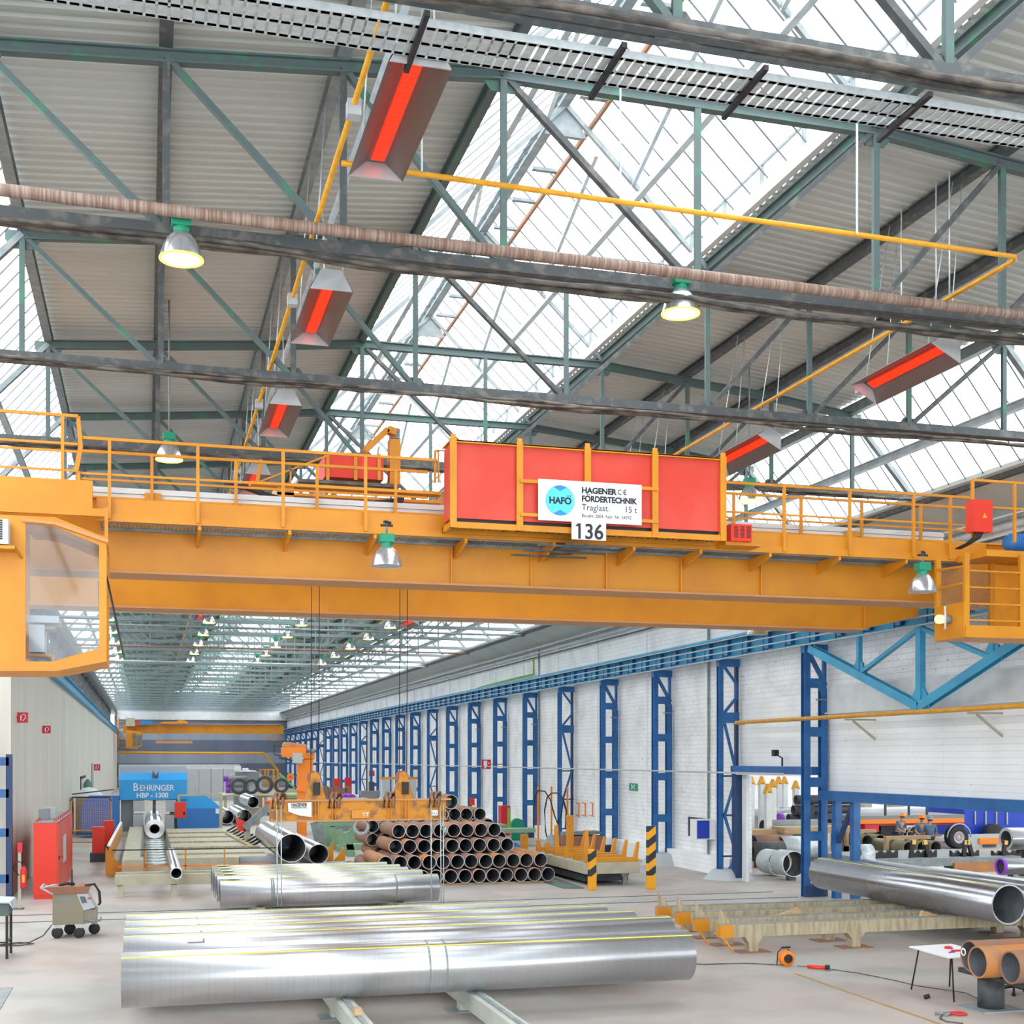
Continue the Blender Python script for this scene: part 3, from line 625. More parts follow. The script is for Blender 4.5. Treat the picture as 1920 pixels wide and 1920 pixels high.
# beacon on the cage panel
p = atX(1782, 1162, 14.37)
bl = obj('beacon', MB().tube((14.36, p.y-.02, p.z), (14.2, p.y-.02, p.z), .075), 'grey_steel', CR)
obj('beacon_lens', MB().lathe((14.2, p.y-.02, p.z), [(.07, 0), (.085, -.05), (.08, -.12), (.04, -.16)], 20, 'X', True), 'lamp_amber', bl)
obj('beacon_lens', MB().lathe((14.25, p.y+.14, p.z), [(.06, 0.1), (.07, -.02), (.05, -.08)], 20, 'X', True), 'pliers_red', bl)
obj('beacon_bar', MB().tube((14.12, p.y-.2, p.z-.2), (14.12, p.y-.2, p.z+.22), .02), 'white_steel', bl)
# operator cab
YC, YB = 19.75, 21.15
def C(u, v, y=YC): q = atY(u, v, YC); return Vector((q.x, y, q.z))
cab = obj('operator_cab', MB().prism([C(-60, 966), C(40, 968), C(40, 1258), C(-60, 1258)], (0, .05, 0)), 'crane', CR)
outer = [C(40, 968), C(104, 974), C(200, 1013), C(200, 1240), C(106, 1258), C(40, 1258)]
inner = [C(48, 981), C(98, 986), C(186, 1022), C(186, 1215), C(100, 1240), C(48, 1240)]
m = MB()
for i in range(6):
    j = (i+1) % 6; m.prism([outer[i], outer[j], inner[j], inner[i]], (0, .05, 0))
obj('window_frame', m, 'crane', cab)
m = MB(); dY = Vector((0, YB-YC, 0))
for i in range(6):
    j = (i+1) % 6
    if i == 5: continue
    m.prism([outer[i]+dY, outer[j]+dY, inner[j]+dY, inner[i]+dY], (0, .05, 0))
m.prism([C(-60, 966)+dY, C(40, 968)+dY, C(40, 1258)+dY, C(-60, 1258)+dY], (0, .05, 0))
obj('rear_frame', m, 'crane', cab)
def strip(a, b, t=.04):
    a = a+Vector((0, .055, 0)); b = b+Vector((0, .055, 0)); dY = Vector((0, YB-YC-.06, 0))
    return MB().add([a, b, b+dY, a+dY, a+Vector((0, 0, t)), b+Vector((0, 0, t)), b+dY+Vector((0, 0, t)), a+dY+Vector((0, 0, t))], [(0, 1, 2, 3), (4, 5, 6, 7), (0, 1, 5, 4), (3, 2, 6, 7), (0, 3, 7, 4), (1, 2, 6, 5)])
for a, b in ((C(-60, 966), outer[1]), (outer[1], outer[2])): obj('roof_plate', strip(a, b), 'crane', cab)
for a, b in ((C(-60, 1258), outer[4]), (outer[4], outer[3])): obj('floor_plate', strip(a, b, .02), 'crane2', cab)
obj('roof_rim', MB().bar(C(42, 976, YC-.04), C(104, 982, YC-.04), .03, .04).bar(C(104, 982, YC-.04), C(203, 1016, YC-.04), .03, .05), 'brown_edge', cab)
obj('window_pane', MB().add([p+Vector((0, .02, 0)) for p in inner], [tuple(range(6))]), 'cab_glass', cab)
obj('window_pane', MB().add([outer[2]+Vector((-.03, .05, -.1)), outer[3]+Vector((-.03, .05, .1)), outer[3]+Vector((-.03, 1.35, .1)), outer[2]+Vector((-.03, 1.35, -.1))], [(0, 1, 2, 3)]), 'cab_glass', cab)
def cbox(u0, u1, v0, v1, y0, y1): a, b = C(u0, v0), C(u1, v1); return MB().box(a.x, b.x, y0, y1, b.z, a.z)
obj('console', cbox(50, 80, 1166, 1219, 20.1, 20.6), 'white_steel', cab); obj('console', cbox(44, 108, 1149, 1164, 20.05, 20.7), 'white_steel', cab)
obj('console', cbox(80, 100, 1170, 1176, 20.1, 20.5), 'grey', cab)
obj('joystick', MB().tube(C(78, 1150, 20.3), C(78, 1143, 20.3), .02, n=10), 'red', cab)
obj('seat_base', cbox(30, 95, 1221, 1228, 20.1, 20.6).box(C(93, 1240).x, C(99, 1240).x, 20.1, 20.2, C(0, 1245).z, C(0, 1222).z), 'crane', cab)
obj('window_seam', MB().path([C(48, 1140, 20.9), C(180, 1145, 20.9), C(180, 1070, 20.9)], .012), 'black', cab)
a = obj('air_conditioner', cbox(-40, 20, 978, 1027, YC-.32, YC-.02), 'white_steel', cab, bevel=.01)
m = MB(); a0, a1 = C(-36, 990), C(9, 1018)
for k in range(9): m.box(a0.x, a1.x, YC-.335, YC-.32, a1.z+k*.032, a1.z+k*.032+.018)
m2 = obj('shelf', MB().box(C(-60, 1028).x, C(32, 1028).x, YC-.35, YC, C(0, 1035).z, C(0, 1029).z).bar(C(30, 1032, YC-.33), C(41, 1046, YC), .03), 'crane', cab)
obj('grille', m, 'sign_ink', cab)
obj('cab_bracket', MB().prism([C(170, 985, 20.6), C(196, 985, 20.6), C(196, 1010, 20.6), C(180, 1003, 20.6)], (0, .05, 0)).box(C(193, 970).x, C(200, 970).x, 20.5, 20.6, C(0, 1100).z, 7.8), 'crane', cab)
obj('wiper_arm', MB().bar(C(201, 1085, 20.0), C(232, 1230, 20.0), .03).bar(C(199, 1075, 20.0), C(222, 1190, 20.0), .02), 'black', cab)
# festoon cables hanging beside the cab
# ------------------------------------------------------------------ trolley
t = thing('crane_trolley', (4.4, 24.8, 8.35), 'yellow trolley with red cabinet and crooked arm riding on the crane girders', 'trolley')
def tb(u0, u1, v0, v1, y, d=.3): a, b = atY(u0, v0, y), atY(u1, v1, y); return MB().box(a.x, b.x, y, y+d, b.z, a.z)
obj('side_frame', tb(470, 828, 908, 922, 22.75, .25), 'crane', t)
obj('side_frame', tb(520, 828, 922, 944, 22.8, .15), 'crane2', t)
obj('side_frame', MB().box(2.0, 5.6, 27.4, 27.7, 8.37, 8.7), 'crane', t)
for x in (2.2, 5.2): obj('cross_beam', MB().box(x, x+.3, 22.8, 27.6, 8.5, 8.8), 'crane', t)
b = obj('cabinet', tb(609, 719, 851, 900, 23.0, .9), 'red', t)
for u in (612, 664, 708): obj('cabinet_strap', tb(u, u+6, 850, 900, 22.96, .04), 'crane', t)
obj('cable_tray', tb(560, 750, 903, 908, 22.9, .5), 'dark_steel', t)
obj('post', tb(731, 751, 822, 908, 23.1, .25), 'crane', t)
obj('post_cap', tb(733, 750, 802, 822, 23.15, .2), 'grey_steel', t)
a, b2, c2 = atY(684, 846, 23.1), atY(726, 806, 23.1), atY(742, 812, 23.1)
obj('arm', MB().bar(a, b2, .1, .2, (0, 1, 0)).bar(b2, c2, .12, .2, (0, 1, 0)), 'crane', t)
obj('rail_frame', MB().bar(atY(482, 905, 22.8), atY(617, 853, 22.8), .03).bar(atY(482, 905, 22.8), atY(490, 862, 22.8), .06).bar(atY(545, 905, 22.8), atY(545, 880, 22.8), .03), 'crane', t)
obj('guard_rail', MB().bar(atY(815, 845, 22.9), atY(832, 845, 22.9), .03).bar(atY(816, 845, 22.9), atY(816, 905, 22.9), .04).bar(atY(822, 845, 22.9), atY(822, 905, 22.9), .03), 'crane', t)
obj('hose', MB().path([atY(u, v, 22.72) for u, v in ((420, 909), (460, 914), (500, 928), (540, 940), (600, 944), (700, 944), (745, 938))], .05), 'rubber', t)
obj('hose_clamp', MB().prism([atY(735, 944, 22.6), atY(755, 944, 22.6), atY(760, 930, 22.6), atY(742, 930, 22.6)], (0, .1, 0)), 'black', t)
# ------------------------------------------------------------------ spreader beam on wire ropes
YS = 24.8
t = thing('spreader_beam', atY(670, 1530, YS), 'worn yellow lifting spreader beam with a torn sign, hanging from the crane ropes', 'lifting beam')
a, b = atY(507, 1503, YS), atY(836, 1537, YS)
bm_ = obj('beam', MB().box(a.x, b.x, YS, YS+.22, b.z+.02, a.z), 'crane_worn', t)
obj('flange', MB().box(a.x-.02, b.x+.1, YS-.05, YS+.27, a.z, a.z+.03).box(a.x, b.x, YS-.04, YS+.26, b.z, b.z+.025), 'brown_edge', bm_)
m = MB()
for u in (584, 590, 596, 622, 628, 727, 733, 752, 758, 764, 822): x = atY(u, 1520, YS).x; m.box(x, x+.012, YS-.05, YS, b.z+.03, a.z)
obj('stiffener', m, 'crane2', bm_)
for u in (590, 756):
    x = atY(u, 1500, YS).x
    obj('clevis', MB().prism([(x-.2, YS, a.z+.03), (x+.22, YS, a.z+.03), (x+.1, YS, a.z+.42), (x+.1, YS, a.z+.5), (x+.02, YS, a.z+.56), (x-.07, YS, a.z+.52), (x-.08, YS, a.z+.4)], (0, .08, 0)), 'crane_worn', t)
    obj('sheave', MB().tube((x+.0, YS+.08, a.z+.45), (x+.0, YS+.16, a.z+.45), .13), 'rust', t)
    obj('clevis', MB().prism([(x-.2, YS+.16, a.z+.03), (x+.22, YS+.16, a.z+.03), (x+.1, YS+.16, a.z+.42), (x+.02, YS+.16, a.z+.56), (x-.08, YS+.16, a.z+.4)], (0, .06, 0)), 'crane', t)
    obj('hook_block', MB().box(x-.03, x+.09, YS-.12, YS-.02, a.z+.12, a.z+.36), 'black', t)
    for dx in (-.06, .09): obj('wire_rope', MB().tube((x+dx, YS+.1, a.z+.5), (x+dx+.02, YS+.1, 8.6), .008, n=5), 'black', t)
for i, u in enumerate((522, 628, 730, 815)):
    x = atY(u, 1500, YS).x
    m = MB()
    for k in range(3): m.path([(x-.12+k*.09, YS-.06, a.z-.14), (x-.1+k*.09, YS-.06, a.z+.06), (x-.05+k*.08, YS+.02, a.z+.15), (x+.02+k*.06, YS+.15, a.z+.12), (x+.05+k*.05, YS+.28, a.z)], .032)
    obj('sling', m, 'rust', t)
sp = obj('sign', MB().prism([atY(540, 1506, YS-.06), atY(584, 1504, YS-.06), atY(584, 1532, YS-.06), atY(562, 1529, YS-.06), atY(541, 1522, YS-.06)], (0, .02, 0)), 'sign_white', t)
text('HAGENER', .085, 'sign_ink', sp, atY(546, 1512, YS-.065), bold=.003, squash=.78)
text('FORDERTECHNIK', .04, 'sign_ink', sp, atY(546, 1516, YS-.065), squash=.95)
pl = obj('plate', tb(660, 693, 1519, 1534, YS-.04, .03), 'crane', t); text('TT', .11, 'sign_white', pl, atY(679, 1531, YS-.05))
pl = obj('plate', tb(808, 821, 1519, 1529, YS-.04, .03), 'sign_white', t); text('7,5 t', .06, 'sign_ink', pl, atY(809, 1527, YS-.05))
for u, vb in ((519, 1698), (527, 1698), (808, 1690), (826, 1694), (831, 1700)):
    p, q = atY(u, 1510, YS-.08), atY(u+1, vb, YS-.08)
    obj('hanging_chain', MB().tube(p, q, .011, n=5), 'galv', t)
for u in (516, 830):
    p = atY(u, 1545, YS-.08); m = MB()
    for k in range(3): m.lathe((p.x+k*.02, p.y, p.z-.06*k), [(.05, -.012), (.062, 0), (.05, .012), (.04, 0), (.05, -.012)], 14, 'Y' if k % 2 else 'X')
    obj('shackle', m, 'galv', t)
m = MB().lathe(atY(677, 1550, YS+.05), [(.13, -.03), (.17, 0), (.13, .03), (.10, 0), (.13, -.03)], 24, 'Y')
obj('sling_ring', m, 'galv', t)
# ------------------------------------------------------------------ high bay lamps
def lamp(p, lit, label, clamp=False, sc_=1.0, group='high bay lamps', stay=None):
    x, y, z = p; s = sc_
    t = thing('high_bay_lamp', p, label, 'lamp', group)
    obj('reflector', MB().lathe(p, [(.255*s, 0), (.25*s, .03*s), (.22*s, .14*s), (.17*s, .24*s), (.09*s, .32*s), (.085*s, .32*s), (.16*s, .235*s), (.21*s, .13*s), (.24*s, .02*s), (.255*s, 0)], 32), 'reflector', t)
    obj('lens', MB().tube((x, y, z+.005), (x, y, z+.015), .236*s, n=32), 'lamp_on' if lit else 'light_grey', t)
    if lit: obj('lens_rim', MB().lathe((x, y, z-.004), [(.236*s, -.008), (.262*s, -.008), (.262*s, .012), (.236*s, .012), (.236*s, -.008)], 32), 'lamp_rim', t)
    obj('housing', MB().box(x-.115*s, x+.115*s, y-.1*s, y+.1*s, z+.38*s, z+.52*s).tube((x, y, z+.31*s), (x, y, z+.39*s), .095*s), 'green', t, bevel=.01)
    top = stay or z+.75*s
    obj('hanger', MB().tube((x, y, z+.52*s), (x, y, top), .018, n=8), 'grey_steel', t)
    if clamp: obj('clamp', MB().bar((x-.1, y, z+.66), (x+.1, y, z+.66), .035).bar((x-.05, y-.05, z+.71), (x+.07, y+.05, z+.71), .04), 'black', t)
    return t
lamp(atY(340, 486, 16.0), True, 'lit lamp with white bell reflector hanging at upper left, below the thick brown pipe', stay=10.35)
lamp(atY(1276, 588, 16.2), True, 'lit lamp hanging at upper right, below the thick brown pipe', stay=10.35)
lamp(atY(725, 1062, 20.6), False, 'unlit glass bell lamp with green top, left of the red crane cabinet', True)
lamp(atY(1730, 1110, 20.3), False, 'unlit glass bell lamp with green top beside the crane ladder cage', True)
lamp(atY(317, 862, 26.0), True, 'lit lamp seen through the left crane handrail', stay=12.95)
lamp(atY(1405, 940, 26.6), True, 'lamp behind the crane handrail, right of the red crane cabinet', stay=13.2)
for u, v, w_ in ((258, 1146, 'leftmost'), (612, 1159, 'middle'), (1420, 1190, 'rightmost')):
    lamp(atY(u, v, 28.4), False, 'unlit lamp peeping below the far yellow girder, %s of three' % w_, stay=7.6)
for i, x in enumerate((-1.5, 2.6, 6.5, 10.4)):
    for j in range(6):
        lamp((x, 33.5+BAY*(j+3), 9.75), True, 'small distant lit lamp, %s in the %s lamp row from left' % (ORD[j], ORD[i]), group='distant lamps under the roof', stay=10.4)
# ------------------------------------------------------------------ infrared heaters
def heater(x, y0, z, tilt, label, group):
    y1 = y0+2.35; t = thing('infrared_heater', (x, (y0+y1)/2, z), label, 'heater', group)
    ct, st = math.cos(tilt), math.sin(tilt)
    def P(a, b, y): return Vector((x+a*ct-b*st, y, z+a*st+b*ct))
    def sheet2(ps, y0=y0, y1=y1):
        m = MB()
        for (a, b), (c, d) in zip(ps, ps[1:]): m.add([P(a, b, y0), P(c, d, y0), P(c, d, y1), P(a, b, y1)], [(0, 1, 2, 3)])
        return m
    obj('housing', sheet2([(-.29, 0), (-.275, .03), (-.15, .24), (-.13, .27), (.13, .27), (.15, .24), (.275, .03), (.29, 0)]), 'heater_shell', t)
    obj('reflector', sheet2([(-.29, 0), (-.26, .02), (-.1, .17), (.1, .17), (.26, .02), (.29, 0)]), 'heater_inner', t)
    for yy, s in ((y0, 1), (y1, -1)):
        obj('end_plate', MB().prism([P(-.28, 0, yy), P(-.15, .24, yy), P(-.13, .27, yy), P(.13, .27, yy), P(.15, .24, yy), P(.28, 0, yy), P(.2, -.0, yy)], (0, .02*s, 0)), 'heater_shell', t)
    m = MB(); n = 22
    for k in range(n):
        a, b = y0+.12+k*(2.1/n), y0+.12+(k+.93)*(2.1/n)
        m.add([P(-.07, .135, a), P(.07, .135, a), P(.07, .135, b), P(-.07, .135, b), P(-.07, .165, a), P(.07, .165, a), P(.07, .165, b), P(-.07, .165, b)], [(0, 1, 2, 3), (4, 5, 6, 7), (0, 1, 5, 4), (1, 2, 6, 5), (2, 3, 7, 6), (3, 0, 4, 7)])
    obj('burner', m, 'ceramic', t)
    for a in (-.2, .2):
        for yy in (y0+.3, y1-.3): obj('suspension_chain', MB().tube(P(a, .12, yy), (x+a*.4+(.05 if tilt == 0 else .4), yy, 12.84), .009, n=4), 'galv', t)
    obj('gas_valve', MB().box(P(-.12, .1, y1).x, P(.05, .1, y1).x, y1+.02, y1+.16, z+.06, z+.24), 'light_grey', t)
    return t
for j in range(9):
    heater(2.35, 11.25+BAY*j, 10.15, 0, 'glowing red heater under the left roof, %s from the camera' % ORD[j], 'heaters under the left roof')
for j in range(1, 9):
    heater(11.6, 11.2+BAY*j, 10.1, -.5, 'glowing red heater under the right roof, %s visible from the camera' % ORD[j-1], 'heaters under the right roof')
# ------------------------------------------------------------------ pipes, trays and cable bundles in the roof
t = thing('gas_pipe', (2.1, 60, 10.65), 'long yellow gas pipe along the left heaters', 'pipe')
obj('pipe', MB().tube((2.05, 8, 10.68), (2.05, 95, 10.68), .032, n=8), 'gas_yellow', t)
for j in range(9): obj('valve', MB().box(1.98, 2.12, 13.1+BAY*j, 13.25+BAY*j, 10.56, 10.72), 'light_grey', t)
t = thing('gas_pipe', (7, 14.4, 10.6), 'yellow gas pipe crossing the roof to the right heaters', 'pipe')
obj('pipe', MB().path([(2.1, 14.35, 10.62), (11.05, 14.6, 10.62), (11.12, 14.7, 10.62), (11.15, 90, 10.62)], .034, 8), 'gas_yellow', t)
for u, v0, v1 in ((791, 195, 322), (1163, 140, 380), (1607, 210, 440)):
    q = atY(u, v1, 14.45); obj('pipe_hanger', MB().bar(q, (q.x, 14.45, 12.6), .02), 'galv', t)
for u in (1690, 1755, 1780): q = atX(u, 640, 11.2); obj('pipe_hanger', MB().tube((11.2, q.y, 10.6), (11.2, q.y, 12.5), .012, n=5), 'galv', t)
tag(obj('conduit', MB().tube((2.78, 8, 12.35), (2.78, 95, 12.35), .05, n=10), 'pale_steel'), 'pale conduit running along the purlin above the left heaters', 'conduit')
tag(obj('brown_pipe', MB().tube((XL, 15.85, 10.54), (17.95, 15.75, 10.25), .072, n=16), 'brown_pipe'), 'thick rusty brown pipe crossing the whole hall above the crane', 'pipe')
tray = thing('cable_tray', (7, 10.95, 10.2), 'galvanised perforated cable tray hung under the first roof truss', 'cable tray')
m = MB(); x = -1.5
while x < 15: m.box(x, x+.075, 10.74, 11.22, 10.2, 10.206); x += .1
for y in (10.74, 10.98, 11.18): m.box(-1.5, 15, y, y+.04, 10.2, 10.207)
obj('tray_base', m, 'galv', tray)['kind'] = 'stuff'
obj('tray_side', MB().box(-1.5, 15, 10.73, 10.74, 10.2, 10.27), 'galv', tray); obj('tray_side', MB().box(-1.5, 15, 11.22, 11.23, 10.2, 10.3), 'galv', tray)
for u in (783, 1142, 1400, 1700): x = atY(u, 100, 10.9).x; obj('tray_bracket', MB().bar((x, 10.5, 10.18), (x, 11.4, 10.16), .045, .05), 'black', tray)
def bundle(y, z, x0, x1, label, n=3, r=.035, fall=0):
    m = MB()
    for k in range(n):
        pts = []; x = x0; ph = random.random()*6
        while x <= x1: pts.append((x, y+k*.045+.02*math.sin(x*2.3+ph), z-fall*(x-XL)/22+.03*math.sin(x*1.1+ph)+random.uniform(-.012, .012)+.02*(k % 2))); x += .45
        m.path(pts, r*random.uniform(.7, 1.1), 6)
    return tag(obj('cable_bundle', m, 'cable'), label, 'cables')
bundle(16.0, 10.28, XL, 17.9, 'sagging bundle of dark cables below the thick brown pipe', 4, .045, .3)
bundle(21.75, 10.3, XL, 17.9, 'dark cable bundle along the second lower roof chord', 3, .035, .15)
bundle(27.5, 10.28, XL, 17.9, 'dark cable bundle just above the crane handrail', 3, .04)
bundle(10.45, 10.36, XL, 17.9, 'dark cable bundle above the perforated cable tray', 3, .05)
for i, (j, mt, z) in enumerate(((6, 'green_steel', 10.2), (7, 'pale_steel', 10.15), (8, 'pale_steel', 10.1), (9, 'grey_steel', 10.1), (11, 'brown_pipe', 10.1), (13, 'pale_steel', 10.1))):
    y = 33.5+(j-4)*BAY-.3
    tag(obj('crossing_pipe', MB().tube((XL, y, z), (18.2, y, z), .06, n=10), mt), '%s pipe crossing the far roof, %s of the crossing pipes beyond the crane' % ({'green_steel': 'green', 'brown_pipe': 'rusty', 'grey_steel': 'grey'}.get(mt, 'pale grey'), ORD[i]), 'pipe', 'pipes crossing the far roof')
# service pipes on the right wall
for i, (z, r, mt, lb) in enumerate(((9.45, .06, 'grey_steel', 'dark grey'), (9.25, .04, 'pale_steel', 'pale'), (9.05, .035, 'dark_steel', 'thin dark'))):
    tag(obj('wall_pipe', MB().tube((XR-.15, Y0, z), (XR-.15, Y1, z), r, n=8), mt), '%s pipe running along the top of the right wall' % lb, 'pipe')
tag(obj('conduit', MB().tube((18.12, 34.5, 3.52), (18.12, 150, 3.52), .03, n=8), 'light_grey'), 'long thin grey conduit across the blue columns', 'conduit')
tag(obj('gas_pipe', MB().tube((18.12, 8, 5.12), (18.12, 37.7, 5.12), .06, n=12).tube((18.12, 37.7, 5.12), (18.5, 37.9, 5.12), .06, n=12), 'gas_yellow'), 'yellow gas pipe along the white wall, in front of the riveted column', 'pipe')
for y in (25.6, 31.0): tag(obj('pipe_bracket', MB().bar((18.1, y, 5.03), (19.04, y, 5.03), .05).bar((18.35, y, 5.0), (19.04, y, 4.5), .05), 'cream'), 'small cream bracket under the yellow gas pipe, %s the riveted column' % ('right of' if y > 30 else 'far right of'), 'bracket')
tag(obj('green_pipe', MB().path([(18.9, 62.6, 9.0), (18.9, 62.6, 8.25), (18.9, 70, 8.2), (18.9, 73.9, 8.15), (18.9, 73.9, 1.2)], .045, 8), 'lime'), 'lime green pipe stepping down the right wall', 'pipe')
for i, y in enumerate((41.7, 62.0)):
    tag(obj('down_pipe', MB().tube((XR-.06, y, .1), (XR-.06, y, 9.4), .04, n=8), 'grey_steel'), 'thin grey downpipe on the right wall, %s from the doorway' % ORD[i], 'pipe')
# ------------------------------------------------------------------ pipes
def pipe(name, p, q, r, t, m, label, group=None, cat='pipe', line=None, inner='inner_dark', n=40):
    p, q = Vector(p), Vector(q); d = (q-p).normalized()
    o = tag(obj(name, MB().tube(p, q, r, r-t, n), m), label, cat, group)
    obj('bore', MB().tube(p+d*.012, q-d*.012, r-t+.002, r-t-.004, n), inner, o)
    if line is not None:
        a = Vector((0, 0, 1)); s = d.cross(a).normalized(); c = a*math.cos(line)+s*math.sin(line)
        obj('chalk_line', MB().bar(p+c*(r-.001), q+c*(r-.001), .018, .006, c), 'chalk', o)
    return o
front = [(19.2, 8.36, 'nearest'), (21.0, 8.8, 'second nearest'), (21.98, 8.5, 'third nearest'), (22.92, 8.3, 'fourth nearest'), (23.86, 7.06, 'farthest')]
for i, (y, x1, w_) in enumerate(front):
    o = pipe('steel_pipe', (-.33, y, .84), (x1, y, .84), .4, .03, 'pipe_x', 'big polished silver pipe in the foreground row, %s to the camera' % w_, 'polished pipes in the foreground row', line=.25 if i else .55)
    if i == 0:
        for x in (4.06, 4.32): obj('band', MB().tube((x, y, .84), (x+.03, y, .84), .4015, .398, 48), 'grey_steel', o)
    if i: obj('sticker', MB().prism([(.62, y-.28, 1.13), (.86, y-.28, 1.13), (.86, y-.2, 1.19), (.62, y-.2, 1.19)], (0, -.012, .012)), 'sign_white', o)
for k, x in ((0, 2.84), (1, 4.86)):
    t = thing('support_beam', (x, 20, 0), 'grey-green steel beam under the foreground pipes, %s of the two' % ('left' if k == 0 else 'right'), 'support beam')
    obj('beam', MB().ibeam((x, 13.5, .28), (x, 25, .28), .24, .26, .03).box(x-.11, x-.09, 13.5, 25, .16, .4).box(x+.09, x+.11, 13.5, 25, .16, .4), 'pale_grey_green', t)
    obj('rail_strip', MB().box(x-.03, x+.03, 13.5, 25, .41, .44), 'grey_steel', t)
    for y in (14.8, 19.9, 24.2):
        obj('foot', MB().box(x-.1, x+.1, y-.1, y+.1, .02, .15), 'pale_grey_green', t); obj('base_plate', MB().box(x-.28, x+.28, y-.22, y+.22, 0, .02), 'grey_steel', t)
tag(obj('wood_block', MB().box(2.78, 2.88, 17.75, 17.95, .44, .53), 'wood'), 'small wooden block on the left support beam in front of the pipes', 'block')
mid = [(32.3, 7.17, 'nearest'), (33.7, 7.05, 'second nearest'), (34.6, 6.85, 'third nearest'), (35.5, 6.8, 'fourth nearest'), (36.4, 6.6, 'farthest')]
for i, (y, x1, w_) in enumerate(mid):
    o = pipe('steel_pipe', (1.74, y, .69), (x1, y, .69), .35, .03, 'pipe_x', 'polished silver pipe in the shorter middle row, %s to the camera' % w_, 'polished pipes in the middle row', line=.45)
    obj('clip', MB().box(1.9, 2.2, y-.1, y+.02, 1.035, 1.05), 'sign_white', o)
    obj('clip', MB().box(1.92, 2.12, y-.13, y-.105, 1.02, 1.035), 'black', o)
    if i == 0:
        for x in (2.95, 3.0, 6.05): obj('band', MB().tube((x, y, .69), (x+.04, y, .69), .3515, .348, 40), 'grey_steel', o)
for x in (2.7, 6.2): tag(obj('support_beam', MB().box(x-.1, x+.1, 31.4, 37, 0, .34), 'cream'), 'low cream beam under the middle row of pipes, %s of the two' % ('left' if x < 3 else 'right'), 'support beam')
# big pipes on the cream beams at right
pipe('steel_pipe', (16.88, 22.5, 1.02), (16.88, 30.0, 1.02), .41, .03, 'pipe_gun', 'big shiny gunmetal pipe lying on the right cream beams, open end at the frame edge', line=-.35, n=56)
pipe('steel_pipe', (17.76, 22.3, 1.01), (17.76, 29.4, 1.01), .40, .03, 'pipe_gun', 'gunmetal pipe with coppery sheen right behind the big gunmetal pipe', line=.2)
pipe('steel_pipe', (18.5, 21.5, .93), (18.5, 28.6, .93), .32, .03, 'pipe_y', 'third pipe on the right cream beams, grey with rounded far end', line=.2)
pipe('steel_pipe', (19.2, 21.5, .93), (19.2, 28.6, .93), .32, .03, 'pipe_y', 'fourth pipe on the right cream beams, farthest right', line=.2)
for i, (y, xl, w_) in enumerate(((24.3, 11.28, 'nearest'), (25.35, 11.22, 'second nearest'), (26.5, 11.3, 'third nearest'), (27.6, 11.28, 'farthest'))):
    t = thing('rack_beam', (15, y, 0), 'old cream beam with yellow tip and upright fin, %s of the four' % w_, 'support beam', 'four cream beams with yellow tips')
    obj('beam', MB().box(xl+.3, 20.5, y-.1, y+.1, .32, .575), 'cream_old', t)
    obj('tip', MB().box(xl, xl+.3, y-.105, y+.105, .32, .58), 'crane', t)
    obj('rail_strip', MB().box(xl, 20.5, y-.04, y+.04, .575, .605), 'grey_steel', t)
    obj('fin', MB().prism([(xl+.02, y-.02, .58), (xl+.3, y-.02, .58), (xl+.02, y-.02, .93)], (0, .04, 0)), 'cream_old', t)
    obj('strap', MB().bar((xl+.05, y-.08, .34), (xl+.3, y-.1, .03), .05, .03), 'crane2', t)
    for x in (xl+.75, 14.4, 18.7):
        obj('foot', MB().prism([(x-.22, y-.11, .5), (x+.22, y-.11, .5), (x+.2, y-.11, .3), (x+.1, y-.11, .18), (x+.1, y-.11, .02), (x-.1, y-.11, .02), (x-.1, y-.11, .18), (x-.22, y-.11, .34)], (0, .22, 0)), 'cream_old', t)
        obj('base_plate', MB().box(x-.35, x+.35, y-.22, y+.22, 0, .02), 'rust', t)
tag(obj('wood_wedge', MB().prism([(16.0, 24.25, .605), (16.45, 24.25, .605), (16.05, 24.25, .72)], (0, .1, 0)), 'wood'), 'wooden wedge against the big gunmetal pipe on the nearest beam', 'wedge')
tag(obj('wood_wedge', MB().prism([(13.2, 25.3, .605), (13.75, 25.3, .605), (13.65, 25.3, .74)], (0, .1, 0)), 'wood'), 'wooden wedge lying on the second cream beam, left of the pipes', 'wedge')
# rusty pipes at lower right on a pedestal
for i, (x, y, m_, w_) in enumerate(((12.8, 18.05, 'rust', 'farthest, brown'), (12.53, 17.47, 'rust_orange', 'middle, orange'), (12.7, 16.9, 'rust', 'nearest, grey-brown'))):
    pipe('rusty_pipe', (x, y, .80), (19.5, y, .80), .25, .022, m_, 'rusty open pipe at the lower right corner, %s of three' % w_, 'rusty pipes at the lower right corner')
t = thing('pipe_stand', (13.0, 17.75, 0), 'dark round pedestal with square base plate under the lower right rusty pipes', 'stand')
obj('column', MB().tube((12.98, 17.75, .02), (12.98, 17.75, .47), .205, n=32), 'inner_dark', t)
obj('base_plate', MB().box(12.6, 13.38, 17.4, 18.1, 0, .02), 'grey_steel', t)
obj('cross_beam', MB().box(12.9, 13.1, 16.5, 18.5, .47, .545), 'inner_dark', t)
t = thing('pipe_stand', (17.8, 17.5, 0), 'dark pedestal under the far end of the lower right rusty pipes', 'stand')
obj('column', MB().tube((17.8, 17.6, .02), (17.8, 17.6, .47), .2), 'inner_dark', t); obj('cross_beam', MB().box(17.7, 17.9, 16.5, 18.5, .47, .545), 'inner_dark', t)
tag(obj('hook', MB().lathe((12.72, 18.1, .86), [(.05, -.01), (.07, 0), (.05, .01), (.035, 0), (.05, -.01)], 16, 'X').path([(12.72, 17.9, .72), (12.7, 17.8, .62), (12.66, 17.72, .6)], .012), 'white'), 'white loop hook on the rim of the farthest lower right rusty pipe', 'hook')
